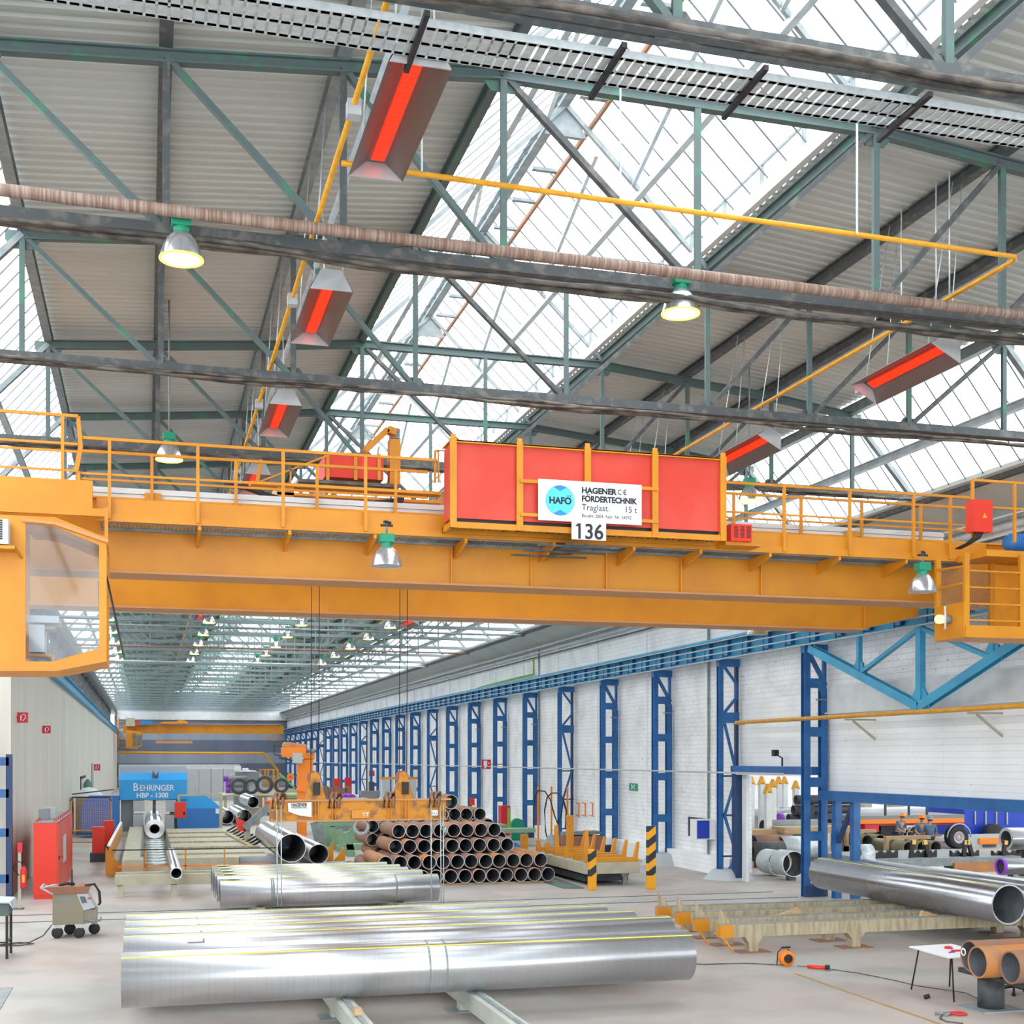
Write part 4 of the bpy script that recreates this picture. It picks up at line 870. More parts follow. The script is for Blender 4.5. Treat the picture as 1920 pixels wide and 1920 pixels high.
# pyramid of short rusty pipes
def rusty(x, y, z, L, label, m_='rust', g='rusty pipes stacked in the centre', r=.222):
    o = tag(obj('rusty_pipe', MB().tube((x, y, z), (x, y+L, z), r, r-.016, 28), m_), label, 'pipe', g)
    obj('rim', MB().tube((x, y-.004, z), (x, y+.012, z), r-.001, r-.018, 28), 'pipe_rim', o)
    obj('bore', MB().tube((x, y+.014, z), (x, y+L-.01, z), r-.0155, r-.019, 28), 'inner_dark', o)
    return o
YR = 39.5
rows = [(.28, YR, 12.40, 12, 'bottom'), (.735, YR+.05, 12.17, 12, 'second'), (1.19, YR+.75, 11.25, 9, 'third'), (1.645, YR+1.4, 11.0, 8, 'top')]
for ri, (z, y, xr, n, nm) in enumerate(rows):
    for k in range(n):
        rusty(xr-k*.456+random.uniform(-.004, .004), y+random.uniform(-.06, .06), z, 3.0 if ri < 2 else 2.3, 'rusty short pipe in the %s row of the front stack, %s from the right' % (nm, ORD[k]), random.choice(('rust', 'rust', 'rust_orange')))
for ri, (z, xr, n, nm) in enumerate(((.28, 12.5, 12, 'bottom'), (.735, 12.3, 11, 'second'), (1.19, 12.05, 11, 'third'), (1.645, 11.6, 10, 'fourth'), (2.02, 11.3, 8, 'top'))):
    for k in range(n):
        rusty(xr-k*.456, 44.0+random.uniform(-.1, .1), z, 2.6, 'rusty short pipe in the %s row of the rear stack, %s from the right' % (nm, ORD[k]), random.choice(('rust', 'rust_orange')))
rusty(10.15, 43.5, 2.48, 1.8, 'single rusty pipe lying on top of the whole rear stack', r=.25)
for i, (x0, x1, y, z, n) in enumerate(((6.9, 12.75, 39.55, 0, 'nearest under the stack'), (6.9, 12.75, 42.0, 0, 'rear under the front stack'), (6.9, 12.75, 44.5, 0, 'under the rear stack'))):
    tag(obj('timber', MB().box(x0, x1, y, y+.12, z, .056), 'wood'), 'flat timber on the floor, %s' % n, 'timber')
for x, z, y in ((6.3, .25, 41.0), (6.75, .25, 42.3)):
    rusty(x, y, z, 2.0, 'rusty pipe lying on the floor left of the stack, %s' % ('outer' if x < 6.5 else 'inner'))
# mid-field polished pipes
for p, y1, r, lb in (((4.87, 45.2, .87), 54.5, .5, 'widest polished pipe with large open mouth beside the green rack'), ((6.05, 47.1, .5), 54, .37, 'polished pipe right of the widest one, open end low'),
                     ((5.62, 78, .5), 86, .45, 'polished pipe pointing at the camera behind the blue saw enclosure, right of a pair'), ((4.62, 78, .5), 86, .42, 'polished pipe behind the blue saw enclosure, left of a pair'),
                     ((6.15, 78, 1.36), 85, .35, 'polished pipe lying high above the pair behind the saw'), ((.82, 37.0, .8), 45, .165, 'thin polished pipe lying across the cream frame, open end toward camera'),
                     ((.40, 61.5, .74), 72, .44, 'thick walled polished pipe passing through the blue saw')):
    pipe('steel_pipe', p, (p[0], y1, p[2]), r, .22 if y1 == 72 else .025, 'pipe_y', lb)
for i, x in enumerate((4.5, 5.5, 6.3)):
    tag(obj('pipe_cradle', MB().box(x-.35, x+.35, 79, 80, 0, .045 if i < 2 else 1.0), 'cream'), 'cream cradle under the far polished pipes, %s' % ('left', 'middle', 'right, tall')[i], 'cradle')
tag(obj('pipe_cradle', MB().box(4.4, 6.5, 47.4, 47.8, 0, .13).box(4.5, 5.25, 47.4, 47.8, .13, .37), 'cream'), 'cream cradle under the widest polished pipe', 'cradle')
# ------------------------------------------------------------------ left side things
x0, x1, y0, y1 = -3.05, -2.40, 38.75, 46.3
t = thing('switch_cabinet', (-2.7, 42.5, 0), 'long tall bright red electrical cabinet row against the left wall', 'cabinet')
obj('body', MB().box(x0, x1-.02, y0, y1, .12, 2.16), 'red', t); obj('plinth', MB().box(x0+.02, x1-.04, y0+.02, y1, 0, .12), 'red', t); obj('top', MB().box(x0-.01, x1, y0-.01, y1, 2.16, 2.18), 'grey', t)
for k in range(7): obj('door', MB().box(x1-.02, x1+.01, y0+.04+k*1.07, y0+1.07+k*1.07, .15, 2.13), 'red_panel', t)
obj('light_panel', MB().box(x1+.01, x1+.03, 40.9, 42.3, .85, 1.65), 'light_grey', t); obj('door_handle', MB().box(x1+.01, x1+.04, 39.0, 39.1, 1.1, 1.2), 'black', t); obj('door_handle', MB().box(x1+.01, x1+.05, 40.3, 40.5, 1.05, 1.1), 'pliers_red', t)
for k in range(8):
    for x in (x0+.08, x1-.08): obj('lifting_eye', MB().lathe((x, y0+.2+k*.95, 2.22), [(.03, -.01), (.045, 0), (.03, .01), (.02, 0), (.03, -.01)], 10, 'Y'), 'red', t)
tag(obj('junction_box', MB().box(-3.02, -2.72, 40.2, 40.5, 2.18, 2.5), 'grey', bevel=.01), 'darker small grey box on top of the red cabinet row, left', 'box'); tag(obj('junction_box', MB().box(-2.95, -2.6, 40.9, 41.3, 2.18, 2.52), 'light_grey', bevel=.01), 'paler small grey box on top of the red cabinet row, right', 'box')
t = thing('fire_extinguisher', (-3.15, 36.4, .5), 'red fire extinguisher hanging on a pale post at far left', 'fire extinguisher')
obj('tank', MB().lathe((-3.1, 36.3, .55), [(.02, 0), (.075, .01), (.08, .05), (.08, .48), (.06, .56), (.025, .6)], 20, closed=True), 'sign_red', t)
obj('valve', MB().box(-3.13, -3.07, 36.27, 36.33, 1.15, 1.22), 'black', t); obj('hose', MB().path([(-3.1, 36.25, 1.2), (-3.22, 36.25, 1.28), (-3.33, 36.25, 1.2), (-3.34, 36.25, 1.05), (-3.27, 36.25, .98), (-3.2, 36.25, .9)], .014), 'black', t)
obj('label_plate', MB().box(-3.13, -3.06, 36.21, 36.222, .72, .92), 'gas_yellow', t)
t = thing('sign_post', (-3.25, 36.5, 0), 'pale slim post carrying the fire extinguisher', 'post')
obj('post', MB().box(-3.25, -3.17, 36.42, 36.5, .02, 1.75), 'cream', t); obj('base_plate', MB().box(-3.4, -3.1, 36.3, 36.65, 0, .02), 'dark_steel', t)
s = obj('sign', MB().box(-3.26, -3.14, 36.39, 36.41, 1.5, 1.76), 'sign_red', t)
# wall signs (hose reel pictograms)
def fire_sign(x, y, z, size, label, wall=-1):
    d = 1 if wall < 0 else -1
    q = size; cx_ = x+d*(q/2+.02)
    s = tag(obj('fire_sign', MB().box(cx_-q/2, cx_+q/2, y, y+.02, z-q/2, z+q/2).box(min(x, cx_), max(x, cx_), y+.02, y+.04, z-.02, z+.02), 'sign_red'), label, 'sign')
    pts = [(cx_+q*(.08+.2*math.cos(a)), y-.01, z+q*(.1+.2*math.sin(a))) for a in [math.radians(t_) for t_ in range(-60, 240, 25)]]
    obj('pictogram', MB().path([(cx_+q*.02, y-.01, z-q*.35), (cx_+q*.18, y-.01, z-q*.1)]+pts, q*.035), 'sign_white', s)
    obj('pictogram', MB().bar((cx_-q*.15, y-.01, z-q*.3), (cx_-q*.15, y-.01, z+q*.2), q*.1), 'sign_white', s)
    return s
fire_sign(XL, 41.0, 5.2, .31, 'higher red fire hose sign on the left concrete wall'); fire_sign(XL, 50.8, 5.05, .29, 'lower red fire hose sign on the left concrete wall')
fire_sign(18.6, 108, 2.7, .45, 'distant red fire sign on the right wall behind the orange column', 1)
fire_sign(XL, 100, 3.3, .45, 'small distant red fire sign at the far end of the left wall')
t = thing('work_coat', (XL+.02, 83, 1.4), 'dark cased teal work coat hanging on the left wall', 'coat')
obj('frame', MB().box(XL, XL+.06, 80, 80.2, .2, 2.9).box(XL, XL+.06, 80, 86, 2.75, 2.9), 'black', t)
obj('coat', MB().lathe((XL+.3, 83, .5), [(.2, 0), (.28, .5), (.22, 1.4), (.26, 1.9), (.08, 2.2)], 12, closed=True), 'teal_cloth', t)
tag(obj('down_pipe', MB().tube((XL+.1, 96, .2), (XL+.1, 96, 3.6), .09, n=10), 'light_grey'), 'grey downpipe on the left wall past the teal coat', 'pipe')
tag(obj('cloth_heap', MB().lathe((-2.9, 72, 1.9), [(.0, .55), (.3, .5), (.55, .3), (.75, .1), (.8, 0)], 9), 'white_steel'), 'crumpled white sheeting heap behind the mesh guard at left', 'sheeting')
tag(obj('crate', MB().box(-3.5, -2.3, 70.8, 73.2, 0, 1.9), 'grey'), 'grey crate under the crumpled white sheeting', 'crate')
# blue column and shelves of the next bay at the left edge
t = thing('steel_column', (-4.35, 38.9, 0), 'dark blue column at the extreme left edge beside the concrete wall', 'column')
obj('chord', MB().box(-3.78, -3.62, 38.8, 39.05, 0, 4.1), 'blue_dark', t); obj('chord', MB().box(-4.6, -4.45, 38.8, 39.05, 0, 4.1), 'blue', t)
for z in (.6, 1.9, 3.0, 3.9): obj('batten', MB().box(-4.6, -3.7, 38.8, 38.84, z-.12, z+.12), 'blue', t)
# welding power source on wheels
P0 = Vector((-1.6, 30.6, 0)); t = thing('welding_machine', P0, 'olive grey welding machine on four castor wheels with tray of tools', 'machine')
a = .0
def W(x, y, z): return (P0.x+x, P0.y+y, P0.z+z)
obj('body', MB().prism([W(-.38, -.35, .3), W(.28, -.35, .3), W(.28, -.35, .62), W(.12, -.35, .98), W(-.38, -.35, .98)], (0, .75, 0)), 'welder', t, bevel=.01)
obj('front_block', MB().prism([W(.28, -.33, .3), W(.55, -.33, .34), W(.55, -.33, .62), W(.28, -.33, .62)], (0, .7, 0)), 'welder', t)
pn = MB().prism([W(.12, -.37, .98), W(.36, -.37, .98), W(.52, -.37, .66), W(.27, -.37, .6)], (0, .78, 0)); obj('control_panel', pn, 'light_grey', t, bevel=.01)
obj('display', MB().prism([W(.19, -.385, .92), W(.3, -.385, .92), W(.35, -.385, .78), W(.24, -.385, .77)], (0, .012, 0)), 'glass_grey', t)
obj('lettering', MB().bar(W(.36, -.39, .88), W(.44, -.39, .88), .02, .03), 'sign_red', t)
obj('vent', MB().box(*[v for q in ((P0.x-.25, P0.x-.02), (P0.y-.362, P0.y-.35), (.82, .9)) for v in q]), 'grey', t)
obj('tray', MB().prism([W(-.4, -.38, .98), W(.36, -.38, .98), W(.42, -.38, 1.14), W(-.46, -.38, 1.14)], (0, .8, 0)), 'brown_wood', t)
obj('handle', MB().path([W(-.36, -.4, .98), W(-.62, -.4, 1.14), W(-.62, .35, 1.14), W(-.36, .35, .98)], .025).path([W(-.6, -.4, 1.14), W(-.3, -.4, 1.2)], .02), 'light_grey', t)
obj('torch', MB().path([W(.3, -.3, 1.15), W(.5, -.25, 1.18), W(.6, -.2, 1.0), W(.62, -.2, .75), W(.58, -.2, .7)], .03).path([W(.02, -.2, 1.14), W(.02, -.2, 1.5)], .018).path([W(-.25, -.1, 1.15), W(-.1, -.2, 1.2), W(.05, 0, 1.17)], .035), 'rubber', t)
obj('bumper', MB().path([W(.28, -.4, .42), W(.5, -.42, .36), W(.62, -.3, .36), W(.62, .3, .36)], .022), 'grey', t)
for x, y in ((-.28, -.3), (.18, -.38), (-.05, .3), (.48, .2)):
    obj('fork', MB().box(P0.x+x-.06, P0.x+x+.06, P0.y+y-.04, P0.y+y+.04, .16, .31), 'pale_steel', t)
    obj('wheel', MB().lathe(W(x, y, .125), [(.0, -.05), (.09, -.05), (.125, -.03), (.125, .03), (.09, .05), (0, .05)], 20, 'Y'), 'rubber', t)
tag(obj('power_cable', MB().path([(-2.0, 30.3, .3), (-2.15, 29.9, .12), (-2.4, 29.6, .03), (-2.8, 29.4, .02), (-3.0, 29.3, .02), (-2.6, 29.2, .02), (-2.3, 29.35, .03), (-2.6, 29.5, .05), (-3.0, 29.4, .03), (-3.4, 29.6, .02)], .014), 'cable'), 'coiled grey power cable on the floor left of the welding machine', 'cable')
# dark desk at the left edge
t = thing('work_desk', (-3.1, 27.6, 0), 'dark green desk tray with grey sheet on top at the left edge', 'desk')
obj('tray', MB().prism([(-3.9, 27.4, .86), (-2.62, 27.4, .86), (-2.6, 27.4, 1.12), (-3.9, 27.4, 1.2)], (0, .9, 0)), 'green_steel', t); obj('sheet', MB().prism([(-3.9, 27.3, 1.2), (-2.6, 27.3, 1.12), (-2.52, 27.3, 1.0), (-2.58, 27.3, 1.15), (-3.9, 27.3, 1.23)], (0, 1.0, 0)), 'pale_steel', t)
for x, y in ((-2.68, 27.45), (-2.68, 28.25), (-3.8, 27.45), (-3.8, 28.25)): obj('leg', MB().box(x, x+.05, y, y+.05, 0, .86), 'black', t)
obj('stretcher', MB().bar((-3.8, 27.47, .33), (-2.65, 27.47, .33), .03).bar((-2.65, 27.47, .33), (-2.65, 28.27, .33), .03), 'black', t)
tag(obj('floor_plate', MB().box(-3.6, -2.22, 21.9, 24.0, 0, .012), 'grey_steel'), 'grey steel plate let into the floor at the lower left', 'floor plate')
tag(obj('floor_rail', MB().box(-3.5, 18, 34.9, 34.95, 0, .012), 'dark_steel'), 'thin dark rail set in the floor across the hall, farther one', 'rail'); tag(obj('floor_rail', MB().box(-3.5, 18, 33.4, 33.45, 0, .012), 'dark_steel'), 'thin dark rail set in the floor across the hall, nearer one', 'rail')
# ------------------------------------------------------------------ saw line
t = thing('conveyor_frame', (.5, 39.3, 0), 'cream roller frame on short legs in front of the saw', 'frame')
obj('beam', MB().box(-.85, 2.6, 38.6, 38.8, .33, .632).box(-.85, 2.6, 39.6, 39.8, .4, .632), 'cream', t)
for x in (-.78, .72, 2.3):
    for y in (38.6, 39.6): obj('leg', MB().box(x, x+.16, y, y+.16, .02, .35), 'cream', t); obj('foot', MB().box(x-.06, x+.22, y-.06, y+.22, 0, .02), 'cream', t)
st = t = thing('saw_table', (.4, 54, 0), 'long cream roller table leading into the blue saw', 'roller table')
obj('body', MB().box(-.75, -.07, 44.5, 66, .0, .62), 'cream', t); obj('body', MB().box(.88, 4.2, 46.5, 66, 0, .5), 'cream', t)
for k in range(5): obj('rib', MB().box(.95, 4.2, 48+k*3.4, 48.25+k*3.4, .5, .56), 'cream_old', t)
obj('end_plate', MB().box(-.07, .87, 46.2, 46.3, 0, .28), 'cream', t)
for k in range(10): obj('roller', MB().tube((-.07, 48+k*1.5, .18), (.87, 48+k*1.5, .18), .1, n=12), 'galv', t)
obj('side_rail', MB().box(-.14, -.07, 46, 66, .62, .68).box(.88, .95, 46.6, 66, .5, .56), 'dark_steel', t)
t = thing('band_saw', (.4, 69, 0), 'big band saw with bright blue bridge carrying white lettering', 'saw machine')
YSW = 68.0; kx = 65.5
hd = obj('bridge', MB().box(-1.27, 2.05, YSW, YSW+1.6, 1.87, 2.9), 'saw_blue', t, bevel=.02)
obj('bridge_top', MB().prism([(-1.27, YSW+.02, 2.9), (2.05, YSW+.02, 2.9), (2.05, YSW+.5, 3.22), (-1.27, YSW+.5, 3.22)], (0, .05, 0)), 'saw_blue', t)
obj('rear_panel', MB().box(-1.25, 2.05, YSW+1.6, YSW+2, 2.3, 3.55), 'light_grey', t)
text('B', .56, 'white', hd, (-.62, YSW-.01, 2.34), bold=.004, squash=.85); text('EHRINGER', .42, 'white', hd, (-.30, YSW-.01, 2.34), bold=.004, squash=.86)
text('HBP - 1300', .34, 'white', hd, (-.45, YSW-.01, 1.99), bold=.008, squash=.98)
obj('guide_arm', MB().box(.35, .5, YSW+.2, YSW+.35, 1.2, 1.9), 'dark_steel', t); obj('lifting_lug', MB().prism([(.3, YSW+.1, 2.92), (.6, YSW+.1, 2.92), (.65, YSW+.1, 3.35), (.5, YSW+.1, 3.1), (.35, YSW+.1, 3.35)], (0, .1, 0)), 'dark_steel', t)
obj('column', MB().box(-1.2, -.6, YSW+.3, YSW+1.4, 0.1, 1.87).box(1.2, 1.7, YSW+.3, YSW+1.4, .1, 1.87), 'grey', t)
obj('vise', MB().box(-.6, -.1, YSW-.2, YSW+1, .3, 1.15), 'light_grey', t); obj('vise', MB().box(.95, 1.4, YSW-.2, YSW+1, .3, 1.1), 'light_grey', t)
obj('lamp_box', MB().box(-.6, -.05, YSW, YSW+1, 1.3, 1.85), 'light_grey', t); obj('lamp_box', MB().box(1.0, 1.5, YSW, YSW+1, 1.25, 1.85), 'light_grey', t)
obj('enclosure', MB().prism([(-3.1, YSW-.1, .25), (-1.28, YSW-.1, .25), (-1.28, YSW-.1, 2.1), (-2.75, YSW-.1, 2.1), (-3.1, YSW-.1, 1.5)], (0, 1.6, 0)), 'saw_blue2', t)
obj('enclosure', MB().prism([(1.55, YSW-.1, .3), (3.75, YSW-.1, .45), (3.75, YSW-.1, 1.45), (3.0, YSW+.1, 2.05), (1.55, YSW+.1, 2.05)], (0, 1.6, 0)), 'saw_blue', t)
obj('enclosure_front', MB().prism([(1.55, YSW-.2, .25), (3.7, YSW-.2, .42), (3.7, YSW-.2, 1.42), (1.55, YSW-.2, 1.42)], (0, .1, 0)), 'saw_blue2', t)
obj('warning_plate', MB().box(3.45, 3.65, YSW-.22, YSW-.2, 1.15, 1.4), 'sign_white', t)
obj('base', MB().box(-1.28, 3.6, YSW-.1, YSW+1.5, 0, .28), 'cream', t)
t = thing('control_pendant', (1.6, 66.8, 1.1), 'red control box hanging from a grey swing arm beside the saw', 'control box')
obj('box', MB().box(1.4, 1.95, 66.6, 66.9, 1.0, 1.78), 'red', t, bevel=.01); obj('switch_knob', MB().box(1.8, 1.9, 66.56, 66.6, 1.15, 1.3), 'black', t)
obj('arm', MB().bar((1.6, 66.8, 1.78), (1.6, 66.8, 2.12), .12).bar((1.6, 66.8, 2.12), (3.7, 66.8, 2.16), .1).bar((3.66, 66.8, 0), (3.66, 66.8, 2.16), .16), 'cream', t)
t = thing('mesh_guard', (-2.5, 60, 0), 'tall yellow framed wire mesh guard left of the saw', 'guard')
xs0, xs1 = atY(131, 1500, 58).x, atY(209, 1500, 58).x
obj('frame', MB().bar((xs0, 58, 0), (xs0, 58, 2.3), .05).bar((xs1, 58, 0), (xs1, 58, 2.3), .05).bar((xs0, 58, .9), (xs1, 58, .9), .05).bar((xs0, 58, .4), (xs1, 58, .4), .05), 'crane', t)
obj('top_rail', MB().path([(xs0, 58, 2.15), (xs0+.08, 58, 2.32), (xs1-.08, 58, 2.32), (xs1, 58, 2.15)], .035), 'black', t); obj('top_rail', MB().path([(xs0, 60, 2.4), (xs1, 62, 2.55)], .03), 'black', t)
m = MB(); x = xs0
while x < xs1: m.bar((x, 58, .9), (x, 58, 2.3), .008); x += .075
for k in range(18): m.bar((xs0, 58, .95+k*.075), (xs1, 58, .95+k*.075), .008)
obj('mesh', m, 'crane2', t)['kind'] = 'stuff'
t = thing('side_guard', (-1.1, 50, 0), 'slanting yellow guard rail with white top beside the cream roller table', 'guard')
obj('panel', MB().prism([(-1.2, 45.7, .02), (-1.2, 45.7, 1.0), (-1.05, 60, 1.1), (-1.05, 60, .6), (-1.15, 47, .5), (-.9, 46, .02)], (.06, 0, 0)), 'crane', t)
obj('panel', MB().prism([(-1.3, 45.65, .02), (-.75, 45.65, .02), (-.75, 45.65, .35), (-1.15, 45.65, .75), (-1.3, 45.65, 1.0)], (0, .05, 0)), 'crane', t)
obj('top_strip', MB().bar((-1.2, 45.7, 1.03), (-1.05, 60, 1.13), .1, .05), 'white', t)
t = thing('barrier', (1.5, 44, 0), 'orange barrier posts with black top cord in front of the roller table', 'barrier')
obj('cord', MB().tube((-1.05, 43.6, 1.02), (4.6, 43.6, 1.0), .022, n=6), 'black', t); obj('rail', MB().bar((-.85, 43.6, .48), (4.0, 43.6, .46), .05), 'orange_cable', t)
for u in (273, 348, 421): x = atY(u, 1600, 43.6).x; obj('post', MB().bar((x, 43.6, 0), (x, 43.6, 1.0), .05), 'crane', t)
for x, y, s, lb in ((-1.75, 52, 1.0, 'small red cabinet standing left of the yellow side guard'), (-1.5, 57, 1.0, 'smaller red box behind the small red cabinet')):
    t = thing('switch_cabinet', (x, y, 0), lb, 'cabinet'); obj('body', MB().box(x-.22, x+.22, y, y+.4, .35, 1.35), 'red', t); obj('stand', MB().box(x-.3, x+.25, y, y+.5, 0, .35), 'inner_dark', t)
t = thing('swing_arm', (4, 52, .8), 'grey diagonal boom with red ends beside the widest polished pipe', 'boom')
a, b = atY(458, 1553, 55), atY(505, 1511, 55)
obj('boom', MB().bar(a, b, .2, .28), 'grey_steel', t); obj('end_block', MB().prism([a+Vector((-.35, 0, .45)), a+Vector((.1, 0, .25)), a+Vector((.05, 0, -.15)), a+Vector((-.25, 0, -.1))], (0, .3, 0)), 'red', t); obj('end_block', MB().box(b.x-.15, b.x+.2, b.y, b.y+.3, b.z-.15, b.z+.2), 'red', t); obj('post', MB().box(a.x, a.x+.25, 55, 55.3, 0, a.z), 'cream', t)
t = st
for k in range(9):
    p = atZ(432+k*6.2, 1556+k*3.3, .62); obj('cross_roller', MB().bar(p+Vector((-.15, 0, -.05)), p+Vector((.3, .9, .12)), .07), 'rubber', t)
obj('bed', MB().bar(atZ(430, 1562, .54), atZ(478, 1588, .54), .4, .06), 'cream_old', t)
tag(obj('drum', MB().tube((3.1, 45.2, .32), (4.3, 45.2, .32), .3, .25, 24), 'grey'), 'grey hollow drum lying behind the orange barrier', 'drum')
# green rack with leaning arms
t = thing('pipe_rack', (8.5, 56, 0), 'pale green pipe rack with a row of leaning arms', 'rack')
for k in range(6):
    y = 61-k*1.7; x = 7.55+k*.06
    obj('arm', MB().prism([(x+.1, y, .05), (x+.4, y, .05), (x+.18, y, 1.0), (x-.1, y, .95)], (0, .12, 0)), 'pale_green' if k > 1 else 'grey_steel', t)
for y, z in ((52.5, .35), (54.5, .5), (57, .6), (61, .9)): obj('beam', MB().box(7.8, 12.4, y, y+.3, z-.12, z+.12), 'pale_green', t)
for x in (8.0, 10.2, 12.2): obj('leg', MB().box(x-.12, x+.12, 52, 61.3, 0, .25), 'pale_green', t)
for x, y in ((8.9, 57), (10.3, 54.5), (11.2, 52.5)): obj('saddle', MB().prism([(x+.35*math.cos(a_*.3142), y-.02, .5+.4*math.sin(a_*.3142)) for a_ in range(11)], (0, .1, 0)), 'pale_green', t)
t = thing('wedge_stop', (6.9, 50, 0), 'yellow triangular stop plates on the floor before the green rack', 'wedge')
for x in (7.0, 7.45): obj('plate', MB().prism([(x-.45, 50, 0), (x, 50, 0), (x, 50, .8-.25*(x > 7.2))], (0, .08, 0)), 'crane', t)
tag(obj('machine', MB().box(9.3, 11.2, 66, 68, 0, 1.9), 'grey', bevel=.03), 'grey machine housing behind the green rack, right of the blue box', 'machine'); tag(obj('machine', MB().box(8.4, 9.2, 66, 67.5, .9, 1.75).box(8.5, 9.1, 66.2, 67.3, 0, .9), 'saw_blue'), 'small bright blue box behind the green rack', 'machine')
tag(obj('hopper', MB().prism([(6.9, 68, 1.9), (10.2, 68, 1.85), (9.9, 68, .9), (8.8, 68, .7), (7.4, 68, 1.1)], (0, 1.2, 0)), 'inner_dark'), 'dark trough behind the leaning green arms', 'trough')
# orange welding column with boom
YO = 54.4; t = thing('welding_column', (6.3, YO, 0), 'orange welding column and boom with grey drive box', 'welding column')
def ob(u0, u1, v0, v1, y=YO, d=.5): a_, b_ = atY(u0, v0, y), atY(u1, v1, y); return MB().box(a_.x, b_.x, y, y+d, max(b_.z, 0), a_.z)
obj('column', ob(559, 575, 1423, 1612), 'orange', t); obj('column_slide', ob(575, 587, 1423, 1540), 'orange', t); obj('cap', ob(572, 590, 1413, 1424), 'orange', t)
obj('boom_head', MB().prism([atY(530, 1400, YO-.3), atY(574, 1402, YO-.3), atY(574, 1421, YO-.3), atY(530, 1419, YO-.3)], (0, .7, 0)), 'orange', t)
obj('hood', MB().prism([atY(530, 1401, YO-.3), atY(543, 1401, YO-.3), atY(547, 1391, YO-.3), atY(535, 1391, YO-.3)], (0, .7, 0)).prism([atY(546, 1392, YO+.3), atY(575, 1396, YO+.3), atY(574, 1403, YO+.3), atY(542, 1402, YO+.3)], (0, .1, 0)), 'brown_edge', t)
obj('drive_box', ob(549, 567, 1412, 1431, YO-.45, .3), 'light_grey', t); obj('motor', MB().tube(atY(584, 1412, YO), atY(584, 1404, YO), .15), 'grey', t)
obj('cable_frame', MB().path([atY(u, v, YO) for u, v in ((530, 1400), (514, 1397), (514, 1415), (530, 1418))], .03).path([atY(u, v, YO-.2) for u, v in ((523, 1421), (540, 1424), (556, 1430), (566, 1420))], .04), 'inner_dark', t)
obj('foot', ob(556, 590, 1592, 1612), 'orange', t); obj('bottom_block', ob(557, 576, 1478, 1484, YO-.1), 'orange', t)
# far machines
def atbox(name, u0, u1, v0, v1, Y, d, mt, label, cat, z0=None, bev=.02):
    a_, b_ = atY(u0, v0, Y), atY(u1, v1, Y); zz = b_.z if z0 is None else z0
    return tag(obj(name, MB().box(a_.x, b_.x, Y, Y+d, max(zz, 0), a_.z), mt, bevel=bev), label, cat)
for k in range(4): atbox('wall_cabinet', 350+k*23, 371+k*23, 1441, 1482, 125, 1, 'light_grey', 'tall pale grey cabinet far behind the saw, %s from left' % ORD[k], 'cabinet', 0)
atbox('wall_cabinet', 280, 349, 1441, 1480, 126, 1, 'light_grey', 'wide pale cabinet far behind the saw bridge', 'cabinet', 0)
t = thing('lathe_machine', (12, 100, 0), 'big grey lathe with blue hoses in the distance', 'machine')
obj('bed', ob(436, 491, 1452, 1490, 100, 2), 'light_grey', t); obj('carriage', ob(442, 486, 1447, 1462, 99.5, 1), 'grey', t); obj('hood', MB().lathe(atY(464, 1452, 101), [(0, .35), (.6, .3), (.85, .1), (.85, -.3)], 16), 'pale_steel', t); obj('base', ob(440, 488, 1490, 1530, 100, 1.5), 'grey', t)
obj('drive', ob(440, 452, 1436, 1444, 99.3, .6), 'white', t); obj('drive', ob(455, 466, 1440, 1447, 99.3, .6), 'white', t)
t = thing('pipe_bench', (9, 92, 0), 'long cream bench top carrying big dark rings', 'bench')
a_ = atY(416, 1490, 92); b_ = atY(575, 1490, 92); obj('top', MB().box(a_.x, b_.x, 91, 97, a_.z-.08, a_.z), 'cream', t)
for x in (a_.x+.2, (a_.x+b_.x)/2, b_.x-.2): obj('leg', MB().box(x-.1, x+.1, 91.2, 91.4, 0, a_.z-.08), 'cream', t)
for i, (u, rp) in enumerate(((447, 15), (473, 14), (501, 16.5), (537, 14))):
    p = atY(u, 1490, 92); r = rp*p.y/2422*1.0
    tag(obj('steel_ring', MB().tube((p.x, 91.3+i*1.3, a_.z+r), (p.x, 92+i*1.3, a_.z+r), r, r*.66, 28), 'inner_dark'), 'thick dark grey ring standing on the cream bench, %s from left' % ORD[i], 'ring', 'dark rings on the bench')
for i, (u, v) in enumerate(((420, 1467), (424, 1478), (424, 1489))):
    p = atY(u, v, 96); z = a_.z+.22+(2-i)*.42
    o = tag(obj('capped_pipe', MB().tube((p.x, 95.5, z), (p.x+1.6, 95.5, z), .2, n=18), 'grey'), 'dark pipe with lilac end cap on the bench, %s from top' % ORD[i], 'pipe', 'lilac capped pipes')
    obj('cap', MB().tube((p.x-.05, 95.5, z), (p.x+.25, 95.5, z), .205, n=18), 'purple', o)
t = thing('platform', (11, 105, 0), 'small yellow railed platform beside the far lathe', 'platform')
for u in (488, 497, 503, 513, 521): obj('post', MB().bar(atY(u, 1442, 103), atY(u, 1476, 103), .12), 'crane', t)
obj('rail', MB().bar(atY(488, 1443, 103), atY(522, 1443, 103), .1).bar(atY(488, 1463, 103), atY(522, 1463, 103), .1), 'crane', t); obj('deck', MB().box(atY(488, 1, 103).x, atY(522, 1, 103).x, 103, 105, .9, 1.1), 'crane', t)
for u in (490, 520): obj('leg', MB().bar(atY(u, 1476, 103), (atY(u, 1476, 103).x, 103, 0), .15), 'crane', t)
t = thing('tilting_rack', (13, 98, 0), 'lime green tilted rack with orange wheel', 'rack')
